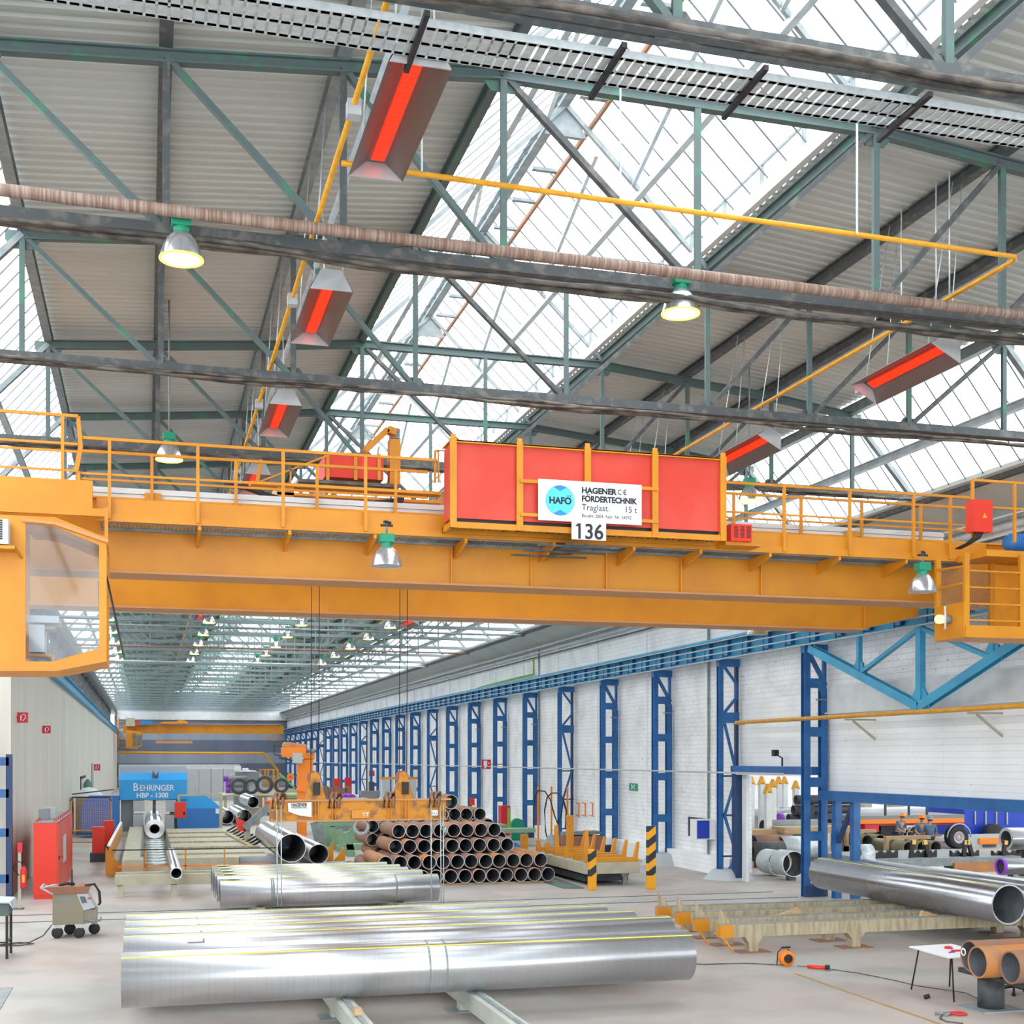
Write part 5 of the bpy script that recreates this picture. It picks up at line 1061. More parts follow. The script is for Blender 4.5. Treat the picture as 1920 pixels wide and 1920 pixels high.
obj('bar', MB().bar(atY(524, 1450, 98), atY(553, 1478, 98), .12), 'lime', t); obj('base', ob(534, 556, 1484, 1530, 98, .5), 'lime', t); obj('wheel', MB().tube(atY(545, 1457, 97.8), atY(545, 1457, 97.8)+Vector((0, .2, 0)), .28, .08, 10), 'orange', t)
# far crane
FC = thing('bridge_crane', (7, 165, 7), 'distant yellow overhead crane with small cab at the far end of the hall', 'crane')
def fb(u0, u1, v0, v1, y=165, d=1.0): a_, b_ = atY(u0, v0, y), atY(u1, v1, y); return MB().box(a_.x, b_.x, y, y+d, b_.z, a_.z)
obj('girder', fb(231, 532, 1359, 1376), 'crane', FC); obj('walkway', fb(236, 528, 1356, 1359, 164.5, .5), 'crane2', FC)
c = obj('operator_cab', MB().prism([atY(u, v, 163) for u, v in ((236, 1369), (268, 1372), (266, 1397), (256, 1404), (236, 1403))], (0, 1.6, 0)), 'crane', FC)
obj('window_pane', MB().prism([atY(u, v, 162.9) for u, v in ((257, 1378), (266, 1378), (264, 1396), (257, 1399))], (0, .05, 0)), 'glass_grey', c)
for v0 in (1375, 1388): obj('window_pane', fb(249, 254, v0, v0+11, 162.9, .05), 'glass_grey', c)
obj('cabinet', fb(236, 253, 1346, 1362, 164, 1), 'cream', FC); obj('cabinet', fb(256, 262, 1350, 1358, 164, 1), 'red', FC); obj('cabinet', fb(263, 286, 1351, 1358, 164, 1), 'sign_blue', FC)
obj('trolley', MB().prism([atY(u, v, 164) for u, v in ((298, 1357), (352, 1357), (352, 1353), (338, 1349), (330, 1353), (306, 1353))], (0, 1.5, 0)), 'crane2', FC)
obj('end_frame', MB().path([atY(u, v, 164) for u, v in ((222, 1345), (222, 1402), (236, 1402))], .1).path([atY(u, v, 164) for u, v in ((503, 1376), (503, 1387), (521, 1388), (521, 1372))], .1), 'crane', FC)
for v in (1352, 1362, 1372, 1382, 1392): obj('ladder_rung', MB().bar(atY(222, v, 164), atY(235, v, 164), .08), 'crane', FC)
tag(obj('lifting_beam', fb(292, 361, 1389, 1394, 160, .5).tube(atY(300, 1389, 160), atY(300, 1376, 165.5), .04, n=5).tube(atY(350, 1390, 160), atY(350, 1376, 165.5), .04, n=5), 'brown_edge'), 'orange-brown beam hanging from the distant crane', 'lifting beam')
tag(obj('gas_pipe', MB().path([atY(u, v, 178) for u, v in ((222, 1411), (400, 1412), (492, 1412), (498, 1416), (520, 1443), (520, 1462))], .16, 8), 'gas_yellow'), 'yellow pipe along the slate end wall bending down at right', 'pipe')
tag(obj('end_door', MB().box(XL+.2, 12.5, Y1-.3, Y1-.02, 0, 3.1), 'white_steel'), 'pale low panels along the foot of the slate end wall', 'panel')
# ------------------------------------------------------------------ right side of the hall
for x, y, h, w_, lb in ((13.0, 36.95, 1.23, .23, 'shorter yellow and black striped bollard at the left corner of the transfer car'), (14.83, 36.75, 1.92, .26, 'taller yellow and black striped bollard right of the transfer car')):
    tag(obj('bollard', MB().box(x-w_/2, x+w_/2, y-.1, y+.1, 0, h), 'hazard', bevel=.02), lb, 'bollard')
tag(obj('bollard', MB().box(14.42, 14.66, 43.6, 43.8, 0, 1.95), 'crane', bevel=.02), 'plain yellow post behind the transfer car', 'bollard')
tag(obj('bollard', MB().box(13.42, 13.68, 46, 46.2, 0, 1.15), 'crane', bevel=.02), 'short plain yellow post right of the rusty pipe stack', 'bollard')
t = thing('transfer_car', (14, 41, 0), 'cream pipe transfer car with yellow stake bolsters', 'transfer car')
obj('deck', MB().box(13.12, 14.95, 37.95, 43.6, .38, .73), 'cream', t, bevel=.015); obj('deck_top', MB().box(13.2, 14.9, 38, 43.5, .73, .74), 'grey_steel', t)
for k in range(6):
    y = 38.05+k*1.02
    b = obj('bolster', MB().box(13.15, 14.92, y, y+.14, .74, .88), 'crane', t)
    obj('stake', MB().prism([(14.78, y+.02, .88), (14.92, y+.02, .88), (14.98, y+.02, 1.35), (14.9, y+.02, 1.35)], (0, .1, 0)), 'crane', b)
    obj('stake', MB().prism([(13.15, y+.02, .88), (13.32, y+.02, .88), (13.27, y+.02, 1.12 if k % 3 else 1.75), (13.17, y+.02, 1.12 if k % 3 else 1.75)], (0, .1, 0)), 'crane', b)
for x in (13.5, 14.55):
    for y in (38.2, 42.8): obj('foot', MB().prism([(x-.16, y, .38), (x+.16, y, .38), (x+.06, y, .2), (x+.1, y, 0), (x-.1, y, 0), (x-.06, y, .2)], (0, .14, 0)), 'grey', t)
obj('underframe', MB().box(13.3, 14.8, 38.6, 43, .1, .3), 'inner_dark', t)
tag(obj('floor_plate', MB().prism([(12.3, 37.6, 0), (12.9, 37.4, 0), (13.2, 44, 0), (12.2, 44, 0)], (0, 0, .03)), 'green_steel'), 'dark ramp plate on the floor along the transfer car', 'ramp')
t = thing('plank_box', (17.2, 50.3, 0), 'brown crate with grey planks piled on top by the right wall', 'crate')
obj('crate', MB().box(16.5, 17.95, 49.8, 51, 0, .82), 'brown_wood', t)
for k in range(7): obj('plank', MB().bar((16.3+.03*k, 49.9+k*.14, .87+.035*(k % 3)), (18.0, 50+k*.13, .9+.04*(k % 3)), .2, .03), 'grey', t)
tag(obj('scrap_heap', MB().lathe((15.9, 50.2, 0), [(.55, 0), (.5, .3), (.3, .6), (.1, .85), (0, .9)], 7), 'grey_steel'), 'heap of crumpled strapping left of the brown crate', 'scrap')
# steel drums and boxes by the right wall
t = thing('gas_cabinet', (17.6, 64, 0), 'crimson cabinet with yellow strip before the right wall', 'cabinet')
a_, b_ = atY(940, 1511, 64), atY(957, 1545, 64); obj('body', MB().box(a_.x, b_.x, 64, 64.6, 0, a_.z), 'sign_red', t); obj('strip', MB().box(b_.x-.16, b_.x-.04, 63.96, 64, .4, a_.z-.1), 'lime', t)
tag(obj('cable_spool', MB().box(atY(971, 1545, 60).x-.3, atY(971, 1545, 60).x+.3, 60.05, 60.25, 0, .5).tube((atY(971, 1545, 60).x, 60, .75), (atY(971, 1545, 60).x, 60.3, .75), .32, n=24), 'green'), 'small round green reel right of the crimson cabinet', 'reel')
tag(obj('blue_drum', MB().tube((atY(964, 1565, 50).x, 50, .3), (atY(964, 1565, 50).x, 51, .3), .3, n=24), 'saw_blue2'), 'blue drum lying behind the rusty pipe stack', 'drum')
t = thing('green_bench', (15.2, 56, 0), 'pale green low bench right of the rusty pipe stack', 'bench')
obj('top', MB().box(12.8, 17.0, 56, 57, .62, .8).box(13, 16.2, 58, 59, .78, .9), 'pale_green', t)
for x in (13.2, 16.6): obj('leg', MB().box(x-.1, x+.1, 56.2, 56.8, 0, .62), 'pale_green', t)
for u, v0, v1, y, mt, lb in ((882, 1496, 1545, 73.3, 'red', 'red hydrant box hanging on a blue column, low'), (726, 1500, 1540, 80, 'red', 'narrow red cabinet far right of the orange column'), (651, 1458, 1500, 110, 'sign_red', 'tall narrow red box between far columns'), (630, 1460, 1500, 112, 'red', 'wide red cabinet between far columns')):
    a_, b_ = atY(u-4 if y > 100 else u, v0, y), atY(u+8, v0+(14 if y == 73.3 else 30), y)
    tag(obj('red_box', MB().box(a_.x, b_.x, y, y+.3, 0 if y > 75 else b_.z, a_.z), mt), lb, 'box')
for i, u in enumerate((607, 617, 627, 640, 648)): a_ = atY(u, 1474+3*(i % 2), 98); tag(obj('upright_plate', MB().box(a_.x, a_.x+.38, 98, 98.3, 0, a_.z), 'rust'), 'rusty upright plate behind the spreader beam, %s from left' % ORD[i], 'plate', 'rusty upright plates')
for i, u in enumerate((649, 661)): a_ = atY(u, 1496, 88); tag(obj('capped_pipe', MB().tube((a_.x, 88, a_.z), (a_.x, 91, a_.z), .24, n=20), 'purple'), 'purple capped pipe end just above the spreader beam, %s' % ('left', 'right')[i], 'pipe'); tag(obj('pipe_cradle', MB().box(a_.x-.2, a_.x+.2, 88.5, 89, 0, a_.z-.25), 'cream'), 'cream block under the %s purple capped pipe' % ('left', 'right')[i], 'cradle')
t = thing('bar_frame', (12, 75, 0), 'yellow short bar across two grey posts behind the right clevis', 'frame')
a_, b_ = atY(715, 1457, 75), atY(783, 1461, 75); obj('bar', MB().box(a_.x, b_.x, 75, 75.3, b_.z, a_.z), 'crane', t)
for u in (725, 775): x = atY(u, 1, 75).x; obj('post', MB().box(x-.2, x+.2, 75, 75.4, 0, b_.z), 'light_grey', t)
t = thing('tool_stand', (9.9, 84, 0), 'grey tool rest with black column behind the spreader beam', 'machine')
obj('bed', ob(677, 713, 1483, 1492, 84, .6), 'grey', t); obj('column', ob(693, 702, 1466, 1497, 84.7, .4), 'inner_dark', t); obj('foot', ob(680, 708, 1492, 1545, 84, .8), 'grey', t)
# hoses on orange stands
t = thing('hose_stand', (18.0, 55, 0), 'orange poles with looping black hoses before the right wall', 'hose rack')
for u in (1009, 1034, 1064): q = atX(u, 1475, 18.6); obj('pole', MB().bar((18.6, q.y, 0), (18.6, q.y, q.z), .07), 'orange', t)
def loop(pts, r=.035): return MB().path([atX(u, v, 18.1) for u, v in pts], r)
obj('hose', loop([(1001, 1560), (1001, 1520), (1003, 1495), (1009, 1482), (1022, 1484), (1032, 1500), (1040, 1530), (1046, 1545), (1052, 1530), (1056, 1500)]), 'rubber', t)
obj('hose', loop([(1030, 1585), (1023, 1560), (1021, 1520), (1026, 1495), (1034, 1487), (1045, 1487), (1056, 1497), (1062, 1520), (1060, 1555)]), 'rubber', t)
for i, u in enumerate((1086, 1098, 1112)):
    q = atX(u, 1518, 19.0); tag(obj('wall_hook', MB().bar((18.98, q.y, q.z+.28), (18.98, q.y, q.z-.28), .04).bar((18.98, q.y, q.z+.28), (18.98, q.y+.4, q.z+.3), .04).bar((18.98, q.y, q.z-.28), (18.98, q.y+.4, q.z-.26), .04), 'orange_cable'), 'orange bracket-shaped wall hook, %s from left' % ORD[i], 'hook', 'orange wall hooks')
q_ = atY(912, 1433, 69.0); s = tag(obj('fire_sign', MB().box(q_.x-.26, q_.x+.26, 69, 69.03, q_.z-.26, q_.z+.26).box(q_.x+.26, XR, 69.02, 69.05, q_.z-.02, q_.z+.02), 'sign_red'), 'large red fire point sign on the right wall between blue columns', 'sign'); obj('pictogram', MB().box(q_.x-.16, q_.x+.04, 68.98, 69, q_.z-.1, q_.z+.2).box(q_.x-.12, q_.x-.02, 68.98, 69, q_.z-.22, q_.z-.1).box(q_.x+.1, q_.x+.18, 68.98, 69, q_.z+.02, q_.z+.1), 'sign_white', s)
s = tag(obj('first_aid_sign', MB().box(XR-.03, XR, 48.6, 49.5, 2.67, 2.97), 'sign_green'), 'small green sign on the white brick wall', 'sign'); obj('pictogram', MB().box(XR-.05, XR-.03, 48.85, 48.93, 2.72, 2.92).box(XR-.05, XR-.03, 49.15, 49.23, 2.72, 2.92).box(XR-.05, XR-.03, 48.85, 49.23, 2.8, 2.85), 'sign_white', s)
t = thing('wall_cabinet', (18.7, 41.2, 1.1), 'white framed bright blue box with dark side opening on the right wall', 'cabinet')
y0_ = atX(1341, 1, 19.04).y; a_, b_ = atY(1305, 1537, y0_), atY(1340, 1574, y0_)
obj('body', MB().box(a_.x, 19.04, y0_, y0_+.5, b_.z, a_.z), 'white', t); obj('blue_face', MB().box(a_.x+.04, a_.x+.5, y0_-.02, y0_, b_.z+.04, a_.z-.03), 'royal', t); obj('dark_recess', MB().box(18.98, 19.04, y0_+.5, y0_+2.2, b_.z, a_.z), 'inner_dark', t)
tag(obj('concrete_base', MB().lathe((18.6, 39.2, 0), [(.95, 0), (.7, .25), (.55, .32), (0, .33)], 6), 'light_grey'), 'sloped concrete footing around the zigzag column left of the doorway', 'footing')
tag(obj('concrete_base', MB().lathe((18.6, 44.96, 0), [(.9, 0), (.6, .4), (.5, .45), (0, .46)], 6), 'light_grey'), 'sloped concrete footing of the blue column right of the crate', 'footing')
tag(obj('flood_light', MB().box(18.6, 18.75, 36.0, 36.2, 4.05, 4.25).bar((18.65, 35.6, 3.75), (18.65, 35.6, 4.0), .04).bar((18.65, 35.6, 4.0), (18.65, 36.0, 4.1), .03), 'black'), 'small black floodlight on the lintel over the doorway', 'floodlight')
# ------------------------------------------------------------------ foreground floor items
t = thing('table', (13.1, 19.0, 0), 'small white folding table with thin black legs, tools on it', 'table')
obj('tabletop', MB().prism([(12.62, 18.35, .72), (13.5, 18.35, .72), (13.6, 19.7, .72), (12.7, 19.62, .72)], (0, 0, .022)), 'white', t)
for a_, b_ in (((12.78, 18.5), (12.74, 18.38)), ((12.82, 19.5), (12.72, 19.58)), ((13.42, 18.5), (13.5, 18.4)), ((13.46, 19.5), (13.52, 19.64))): obj('leg', MB().tube((a_[0], a_[1], .72), (b_[0], b_[1], 0), .014, n=8), 'black', t)
tag(obj('knife', MB().bar((13.05, 18.9, .757), (13.3, 18.85, .757), .05, .025), 'pliers_red'), 'red handled knife on the white table', 'knife')
tag(obj('marker', MB().tube((12.9, 18.75, .755), (13.05, 18.8, .755), .012, n=8), 'purple'), 'thin marker on the white table', 'marker')
tag(obj('glove', MB().lathe((13.2, 19.2, .742), [(.08, 0), (.07, .03), (.02, .045), (0, .045)], 7), 'pliers_red'), 'crumpled red glove on the white table', 'glove')
t = thing('cable_reel', (11.85, 22.45, 0), 'orange and black cable reel standing on the floor', 'cable reel')
obj('drum', MB().lathe((11.85, 22.45, .15), [(.05, -.06), (.15, -.06), (.15, -.05), (.07, -.045), (.07, .045), (.15, .05), (.15, .06), (.05, .06)], 28, 'Y'), 'orange', t)
obj('hub', MB().tube((11.85, 22.36, .15), (11.85, 22.53, .15), .055, n=20), 'black', t); obj('socket_face', MB().tube((11.85, 22.35, .15), (11.85, 22.38, .15), .085, .06, 20), 'black', t)
obj('frame', MB().path([(11.7, 22.55, .0), (11.72, 22.55, .25), (11.8, 22.55, .33), (11.92, 22.55, .33), (11.98, 22.55, .25), (12.0, 22.55, .0)], .012).bar((11.78, 22.5, .35), (11.96, 22.5, .35), .03), 'black', t)
t = thing('angle_grinder', (12.2, 21.9, 0), 'red angle grinder lying on the floor by the cable reel', 'grinder')
obj('body', MB().tube((12.05, 22.0, .05), (12.33, 21.78, .05), .036, n=12), 'red', t); obj('head', MB().tube((12.34, 21.76, .03), (12.34, 21.76, .1), .045, n=12), 'black', t); obj('disc', MB().tube((12.36, 21.75, .012), (12.36, 21.75, .018), .07, n=20), 'grey', t)
tag(obj('power_cable', MB().path([(11.9, 22.4, .02), (11.2, 22.9, .012), (10.4, 23.0, .012), (9.7, 23.4, .012)], .01), 'cable'), 'black cable running left from the cable reel', 'cable')
tag(obj('power_cable', MB().path([(12.0, 22.3, .02), (12.3, 22.1, .012), (12.7, 21.3, .012), (12.9, 20.5, .012), (13.0, 19.8, .012), (13.4, 19.0, .012), (13.2, 18.3, .02), (13.2, 18.0, .1)], .008), 'cable'), 'thin cable from the grinder to the rusty pipes', 'cable')
tag(obj('floor_line', MB().prism([(11.55, 21.6, 0), (11.63, 21.6, 0), (11.5, 16.2, 0), (11.42, 16.2, 0)], (0, 0, .003)), 'brass'), 'worn yellow line painted on the floor at lower right', 'line')
t = thing('clamp', (11.9, 17.3, 0), 'red handled welding clamp with grey cable on the floor', 'clamp')
obj('handle', MB().path([(12.0, 17.5, .03), (12.15, 17.42, .05), (12.25, 17.4, .03)], .022).path([(12.0, 17.46, .03), (12.12, 17.33, .03), (12.24, 17.33, .03)], .02), 'pliers_red', t); obj('jaw', MB().path([(12.0, 17.48, .03), (11.88, 17.45, .04), (11.8, 17.52, .03)], .025).path([(12.0, 17.44, .03), (11.9, 17.38, .03)], .03), 'grey', t); obj('cable', MB().path([(11.85, 17.4, .02), (11.7, 17.25, .015), (11.65, 17.0, .015), (11.8, 16.8, .015)], .012), 'cable', t)
tag(obj('rubber_cup', MB().tube((12.42, 18.75, .03), (12.5, 18.7, .06), .035, n=14), 'black'), 'little black cup lying under the white table', 'cup')
t = thing('swivel_chair', (14.2, 18.8, 0), 'five-star castor base of a black swivel chair behind the pedestal', 'chair')
for k in range(5):
    a_ = k*1.2566+.3; obj('star_leg', MB().bar((14.2, 18.8, .12), (14.2+.3*math.cos(a_), 18.8+.3*math.sin(a_), .07), .04), 'black', t); obj('castor', MB().lathe((14.2+.3*math.cos(a_), 18.8+.3*math.sin(a_), .03), [(0, -.02), (.03, -.02), (.03, .02), (0, .02)], 10, 'Y'), 'black', t)
obj('stem', MB().tube((14.2, 18.8, .1), (14.2, 18.8, .4), .025, n=10), 'black', t); obj('seat', MB().lathe((14.2, 18.8, .4), [(0, 0), (.2, .0), (.23, .04), (.2, .08), (0, .08)], 20), 'black', t)
tag(obj('hose_ring', MB().lathe((15.1, 19.6, .42), [(.2, -.02), (.215, 0), (.2, .02), (.185, 0), (.2, -.02)], 28, 'Y').box(14.95, 15.25, 19.55, 19.65, 0, .22), 'purple'), 'blue-violet arched hose ring behind the rusty pipes', 'hose')
# ------------------------------------------------------------------ next hall seen through the openings
def nb_pipe(u, v, t_, r, L, mt, label, axis='X', name='steel_pipe', wallt=.02, dx=0, cap=None, g=None):
    d = ray(u, v); p = O+d*t_; v_ = Vector((L, 0, 0)) if axis == 'X' else Vector((0, L, 0))
    p.z = max(p.z, r+.01)
    o = tag(obj(name, MB().tube(p, p+v_, r, r-wallt, 28), mt), label, 'pipe', g)
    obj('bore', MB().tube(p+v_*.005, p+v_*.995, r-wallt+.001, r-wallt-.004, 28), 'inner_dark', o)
    if p.z > r+.08:
        e = p+v_*.25; tag(obj('support_block', MB().box(e.x-.12, e.x+.12, e.y-.12, e.y+.12, 0, p.z-r), 'inner_dark'), 'block under: '+' '.join(label.split()[:12]), 'block')
    if cap: obj('cap', MB().tube(p-v_*.01, p+v_*.05, r+.004, n=24), cap, o)
    return o
nb_pipe(1461, 1618, 43.5, .42, .9, 'galv', 'short wide galvanised pipe in the doorway, left of two', 'Y', g=None); nb_pipe(1489, 1620, 42, .42, .9, 'galv', 'short wide galvanised pipe in the doorway, right of two', 'Y')
nb_pipe(1462, 1590, 50, .45, 1.9, 'galv', 'grey strapped pipe bundle end behind the doorway', 'X'); nb_pipe(1430, 1553, 54, .35, 2.6, 'grey_steel', 'dark strapped pipe lying on timber in the doorway', 'X')
nb_pipe(1412, 1585, 50, .4, 1.6, 'rust', 'rusty drum netted with mesh in the doorway', 'X'); nb_pipe(1406, 1596, 47, .35, 1.3, 'inner_dark', 'dark pipe at the left jamb of the doorway', 'X')
t = tag(obj('timber_pallet', MB().box(24.2, 27.5, 46, 47.2, 1.0, 1.25).box(22.6, 24.2, 46.5, 47.5, .9, 1.15).box(24.5, 24.7, 46.2, 47, 0, 1.0).box(26.8, 27.0, 46.2, 47, 0, 1).box(22.8, 23, 46.6, 47.3, 0, .9), 'wood'), 'pale timber platform between the pipes in the doorway', 'timber')
tag(obj('timber', MB().box(21.3, 24.4, 44.8, 45, 0, .12), 'wood'), 'timber on the floor inside the doorway', 'timber')
for i, (u, v) in enumerate(((1408, 1462), (1428, 1462), (1440, 1478), (1449, 1468), (1460, 1462), (1471, 1461), (1492, 1470))):
    tt = (56, 60, 52, 57, 62, 66, 60)[i]; p = O+ray(u, v+8)*tt
    o = tag(obj('stanchion', MB().box(p.x-.12, p.x+.12, p.y-.12, p.y+.12, 0, p.z), 'white_steel'), 'cream stanchion with orange pointed cap in the doorway, %s from left' % ORD[i], 'stanchion', 'capped stanchions')
    obj('pointed_cap', MB().prism([(p.x-.17, p.y-.14, p.z-.05), (p.x, p.y-.14, p.z+.05), (p.x+.17, p.y-.14, p.z-.05), (p.x, p.y-.14, p.z+.36)], (0, .3, 0)), 'gas_yellow', o)
for i, (u, v) in enumerate(((1492, 1500), (1487, 1519), (1496, 1535), (1478, 1535))):
    nb_pipe(u, v, 58+i*.1, .22, 3, 'inner_dark', 'dark narrow pipe stacked right in the doorway, %s from top' % ORD[i], 'X', g='dark narrow pipes')
nb_pipe(1461, 1524, 62, .28, 3, 'galv', 'pipe with purple cap in the doorway, upper', cap='purple'); nb_pipe(1461, 1536, 61, .28, 3, 'galv', 'pipe with purple cap in the doorway, lower', cap='purple')
tag(obj('store_rack', MB().box(26, 29.5, 59.5, 60.5, .0, 1.25).box(23, 40, 64, 65, 0, 1.0), 'grey_steel'), 'low grey rack carrying pipes in the next hall', 'rack')
tag(obj('lamp_post', MB().bar((20.95, 43.2, 0), (20.95, 43.2, 3.6), .14), 'blue_dark'), 'slim dark blue post inside the doorway', 'post')
tag(obj('hazard_board', MB().box(21.0, 21.28, 42.9, 43.0, 0, 1.05), 'hazard'), 'small yellow and black striped board at the foot of the slim post', 'board')
tag(obj('blue_banner', MB().box(28.2, 29.2, 60, 60.1, 2.6, 4.2).box(28.6, 28.8, 60, 60.1, 0, 2.6), 'royal'), 'royal blue panel on a post high behind the stanchions', 'panel')
# trailer
def nbx(u0, u1, v0, v1, Y, d): a_, b_ = atY(u0, v0, Y), atY(u1, v1, Y); return MB().box(a_.x, b_.x, Y, Y+d, max(b_.z, 0), a_.z)
t = thing('flatbed_trailer', (32, 50.5, 0), 'red flatbed trailer with big black wheels in the next hall', 'trailer')
obj('bed', nbx(1600, 1808, 1530, 1537, 49.6, 2.5), 'grey', t); obj('side_rail', nbx(1600, 1808, 1537, 1542, 49.55, .1), 'orange', t); obj('frame', nbx(1616, 1808, 1542, 1546, 49.8, 2), 'pliers_red', t); obj('front_box', nbx(1622, 1648, 1537, 1560, 49.6, 2), 'sign_red', t)
for k, u in enumerate((1660, 1700, 1730)): obj('post', MB().bar(atY(u+k*4, 1530, 49.7), atY(u+k*4, 1508, 49.7), .08), 'inner_dark', t)
for u in (1720, 1796):
    p = atY(u, 1573, 49.4); p.z = .5
    w_ = obj('wheel', MB().lathe(p, [(.0, -.02), (.22, -.02), (.26, -.1), (.46, -.12), (.5, -.05), (.5, .3), (0, .3)], 32, 'Y'), 'rubber', t)
    obj('rim', MB().lathe(p, [(0, -.06), (.08, -.06), (.1, -.03), (.2, -.03), (.25, -.105), (.27, -.1)], 24, 'Y'), 'light_grey', w_)
    obj('mudguard', MB().path([(p.x+.6*math.cos(a_), p.y-.1, .5+.6*math.sin(a_)) for a_ in [math.radians(k*15) for k in range(0, 13)]], .03), 'light_grey', t)
    m = MB()
    for k in range(10): a_ = k*.628; m.tube((p.x+.14*math.cos(a_), p.y-.06, .5+.14*math.sin(a_)), (p.x+.14*math.cos(a_), p.y-.02, .5+.14*math.sin(a_)), .02, n=6)
    obj('wheel_nut', m, 'pliers_red', w_)
obj('tool_box', nbx(1652, 1690, 1548, 1592, 49.9, 1.5), 'black', t)
t = thing('truck', (37, 49, 0), 'royal blue truck body with pale bumper and orange rear marker', 'truck')
obj('body', nbx(1812, 1960, 1518, 1566, 51, 3), 'royal', t); obj('corner_post', nbx(1808, 1817, 1505, 1590, 50.6, .4), 'royal', t); obj('bumper', nbx(1813, 1882, 1565, 1592, 49.6, .3), 'light_grey', t); obj('rear_marker', nbx(1837, 1876, 1572, 1582, 49.5, .1), 'orange', t)
obj('number_plate', nbx(1844, 1868, 1584, 1588, 49.55, .05), 'inner_dark', t)
for u in (1828, 1848, 1868, 1888): obj('rib', nbx(u, u+2, 1521, 1546, 50.93, .07), 'light_grey', t)
obj('wheel', MB().lathe((atY(1850, 1, 51).x, 50.4, .5), [(0, -.1), (.45, -.1), (.5, 0), (.5, .3), (0, .3)], 24, 'Y'), 'rubber', t)
# pipes with timber blocks
for gi, (uu, v, Y, n) in enumerate(((1622, 1577, 45, 2), (1700, 1590, 42.5, 3))):
    a_ = atY(uu, v, Y); r = .25; zc = a_.z
    for k in range(n):
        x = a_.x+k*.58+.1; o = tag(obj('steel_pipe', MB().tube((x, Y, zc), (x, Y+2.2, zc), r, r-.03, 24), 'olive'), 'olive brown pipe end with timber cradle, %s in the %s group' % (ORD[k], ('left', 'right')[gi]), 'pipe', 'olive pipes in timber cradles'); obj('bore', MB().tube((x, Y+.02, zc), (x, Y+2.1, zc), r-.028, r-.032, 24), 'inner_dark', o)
    tag(obj('timber_cradle', MB().box(a_.x-.3, a_.x+n*.58-.1, Y+.9, Y+1.1, zc+r+.01, zc+r+.14).box(a_.x-.3, a_.x-.18, Y+.9, Y+1.1, 0, zc+r).box(a_.x-.3, a_.x+n*.58-.1, Y+.9, Y+1.1, 0, zc-r-.01), 'wood'), 'pale timber cradle around the %s olive pipes' % ('left', 'right')[gi], 'timber')
a_ = atY(1886, 1573, 37.5); pipe('steel_pipe', (a_.x, 37.5, a_.z), (a_.x+5, 37.5, a_.z), .38, .1, 'pipe_x', 'large thick walled steel tube at the right edge in the next hall')
for k, x in enumerate((a_.x+.6, a_.x+3)): tag(obj('pipe_cradle', MB().box(x, x+.3, 37.2, 37.8, 0, a_.z-.37), 'inner_dark'), 'dark block under the thick walled tube, %s' % ('left', 'right')[k], 'cradle')
a_ = atY(1876, 1622, 27.0); o = pipe('steel_pipe', (a_.x, 27, 1.35), (24.5, 27, 1.35), .2, .02, 'pipe_x', 'polished pipe with magenta rim at the right edge behind the big pipes'); obj('cap', MB().tube((a_.x-.02, 27, 1.35), (a_.x+.06, 27, 1.35), .204, .17, 28), 'purple', o)
tag(obj('pipe_cradle', MB().box(21, 21.3, 26.7, 27.3, 0, 1.15).box(23.5, 23.8, 26.7, 27.3, 0, 1.15), 'rust'), 'rusty blocks under the magenta rimmed pipe', 'cradle')
# V racks with black stakes
t = thing('pipe_rack', (25, 38, 0), 'black V-notched pipe racks with upright stakes on a grey table', 'rack')
obj('table', nbx(1640, 1915, 1612, 1620, 36.5, 3.5), 'grey_steel', t); obj('apron', nbx(1790, 1880, 1618, 1634, 36.4, .1), 'rust_orange', t)
for i, (u0, u1) in enumerate(((1622, 1684), (1712, 1757), (1784, 1836), (1862, 1915))):
    p = atY(u0, 1612, 37); q = atY(u1, 1612, 37); n = 4; m = []
    for k in range(n): a0 = p.x+(q.x-p.x)*k/n; a1 = p.x+(q.x-p.x)*(k+1)/n; m += [(a0, 37, p.z+.3), ((a0+a1)/2, 37, p.z+.16)]
    m += [(q.x, 37, p.z+.3), (q.x, 37, p.z), (p.x, 37, p.z)]
    obj('notched_bar', MB().prism(m, (0, .12, 0)), 'black', t)
for u, lean in ((1707, .1), (1742, -.15), (1806, .08), (1825, -.2), (1880, .1)):
    p = atY(u, 1612, 36.9); obj('stake', MB().bar((p.x, 36.9, p.z), (p.x+lean, 36.9, p.z+.62), .12, .1, (0, 1, 0)), 'black', t); obj('tip', MB().bar((p.x+lean, 36.9, p.z+.5), (p.x+lean*1.1, 36.9, p.z+.64), .13, .11, (0, 1, 0)), 'brass', t)
for u in (1650, 1780, 1900): p = atY(u, 1620, 37); obj('leg', MB().box(p.x, p.x+.2, 37, 37.3, 0, p.z), 'grey_steel', t)
nb_pipe(1606, 1602, 38, .3, .45, 'galv', 'galvanised pipe behind the blue double post, upper', 'X'); nb_pipe(1606, 1618, 37.5, .22, .5, 'galv', 'galvanised pipe behind the blue double post, lower', 'X')
for i, (u, v) in enumerate(((1650, 1522), (1700, 1518))): p = atY(u, v, 56); tag(obj('long_tube', MB().tube((27, 56, p.z), (40, 56, p.z), .14, n=14), 'white_steel'), 'long pale tube lying behind the trailer, %s' % ('lower', 'upper')[i], 'pipe')
tag(obj('tube_rack', MB().box(29, 29.3, 55.5, 56.5, 0, 1.3).box(37, 37.3, 55.5, 56.5, 0, 1.3), 'grey_steel'), 'grey supports under the long pale tubes', 'rack')
for i, u in enumerate((1618, 1680, 1750)): p = atY(u, 1500, 58); tag(obj('tank', MB().tube((p.x, 58, 0), (p.x, 58, 3.2), .45, n=24), 'cream'), 'cream round tank behind the trailer, %s from left' % ORD[i], 'tank')
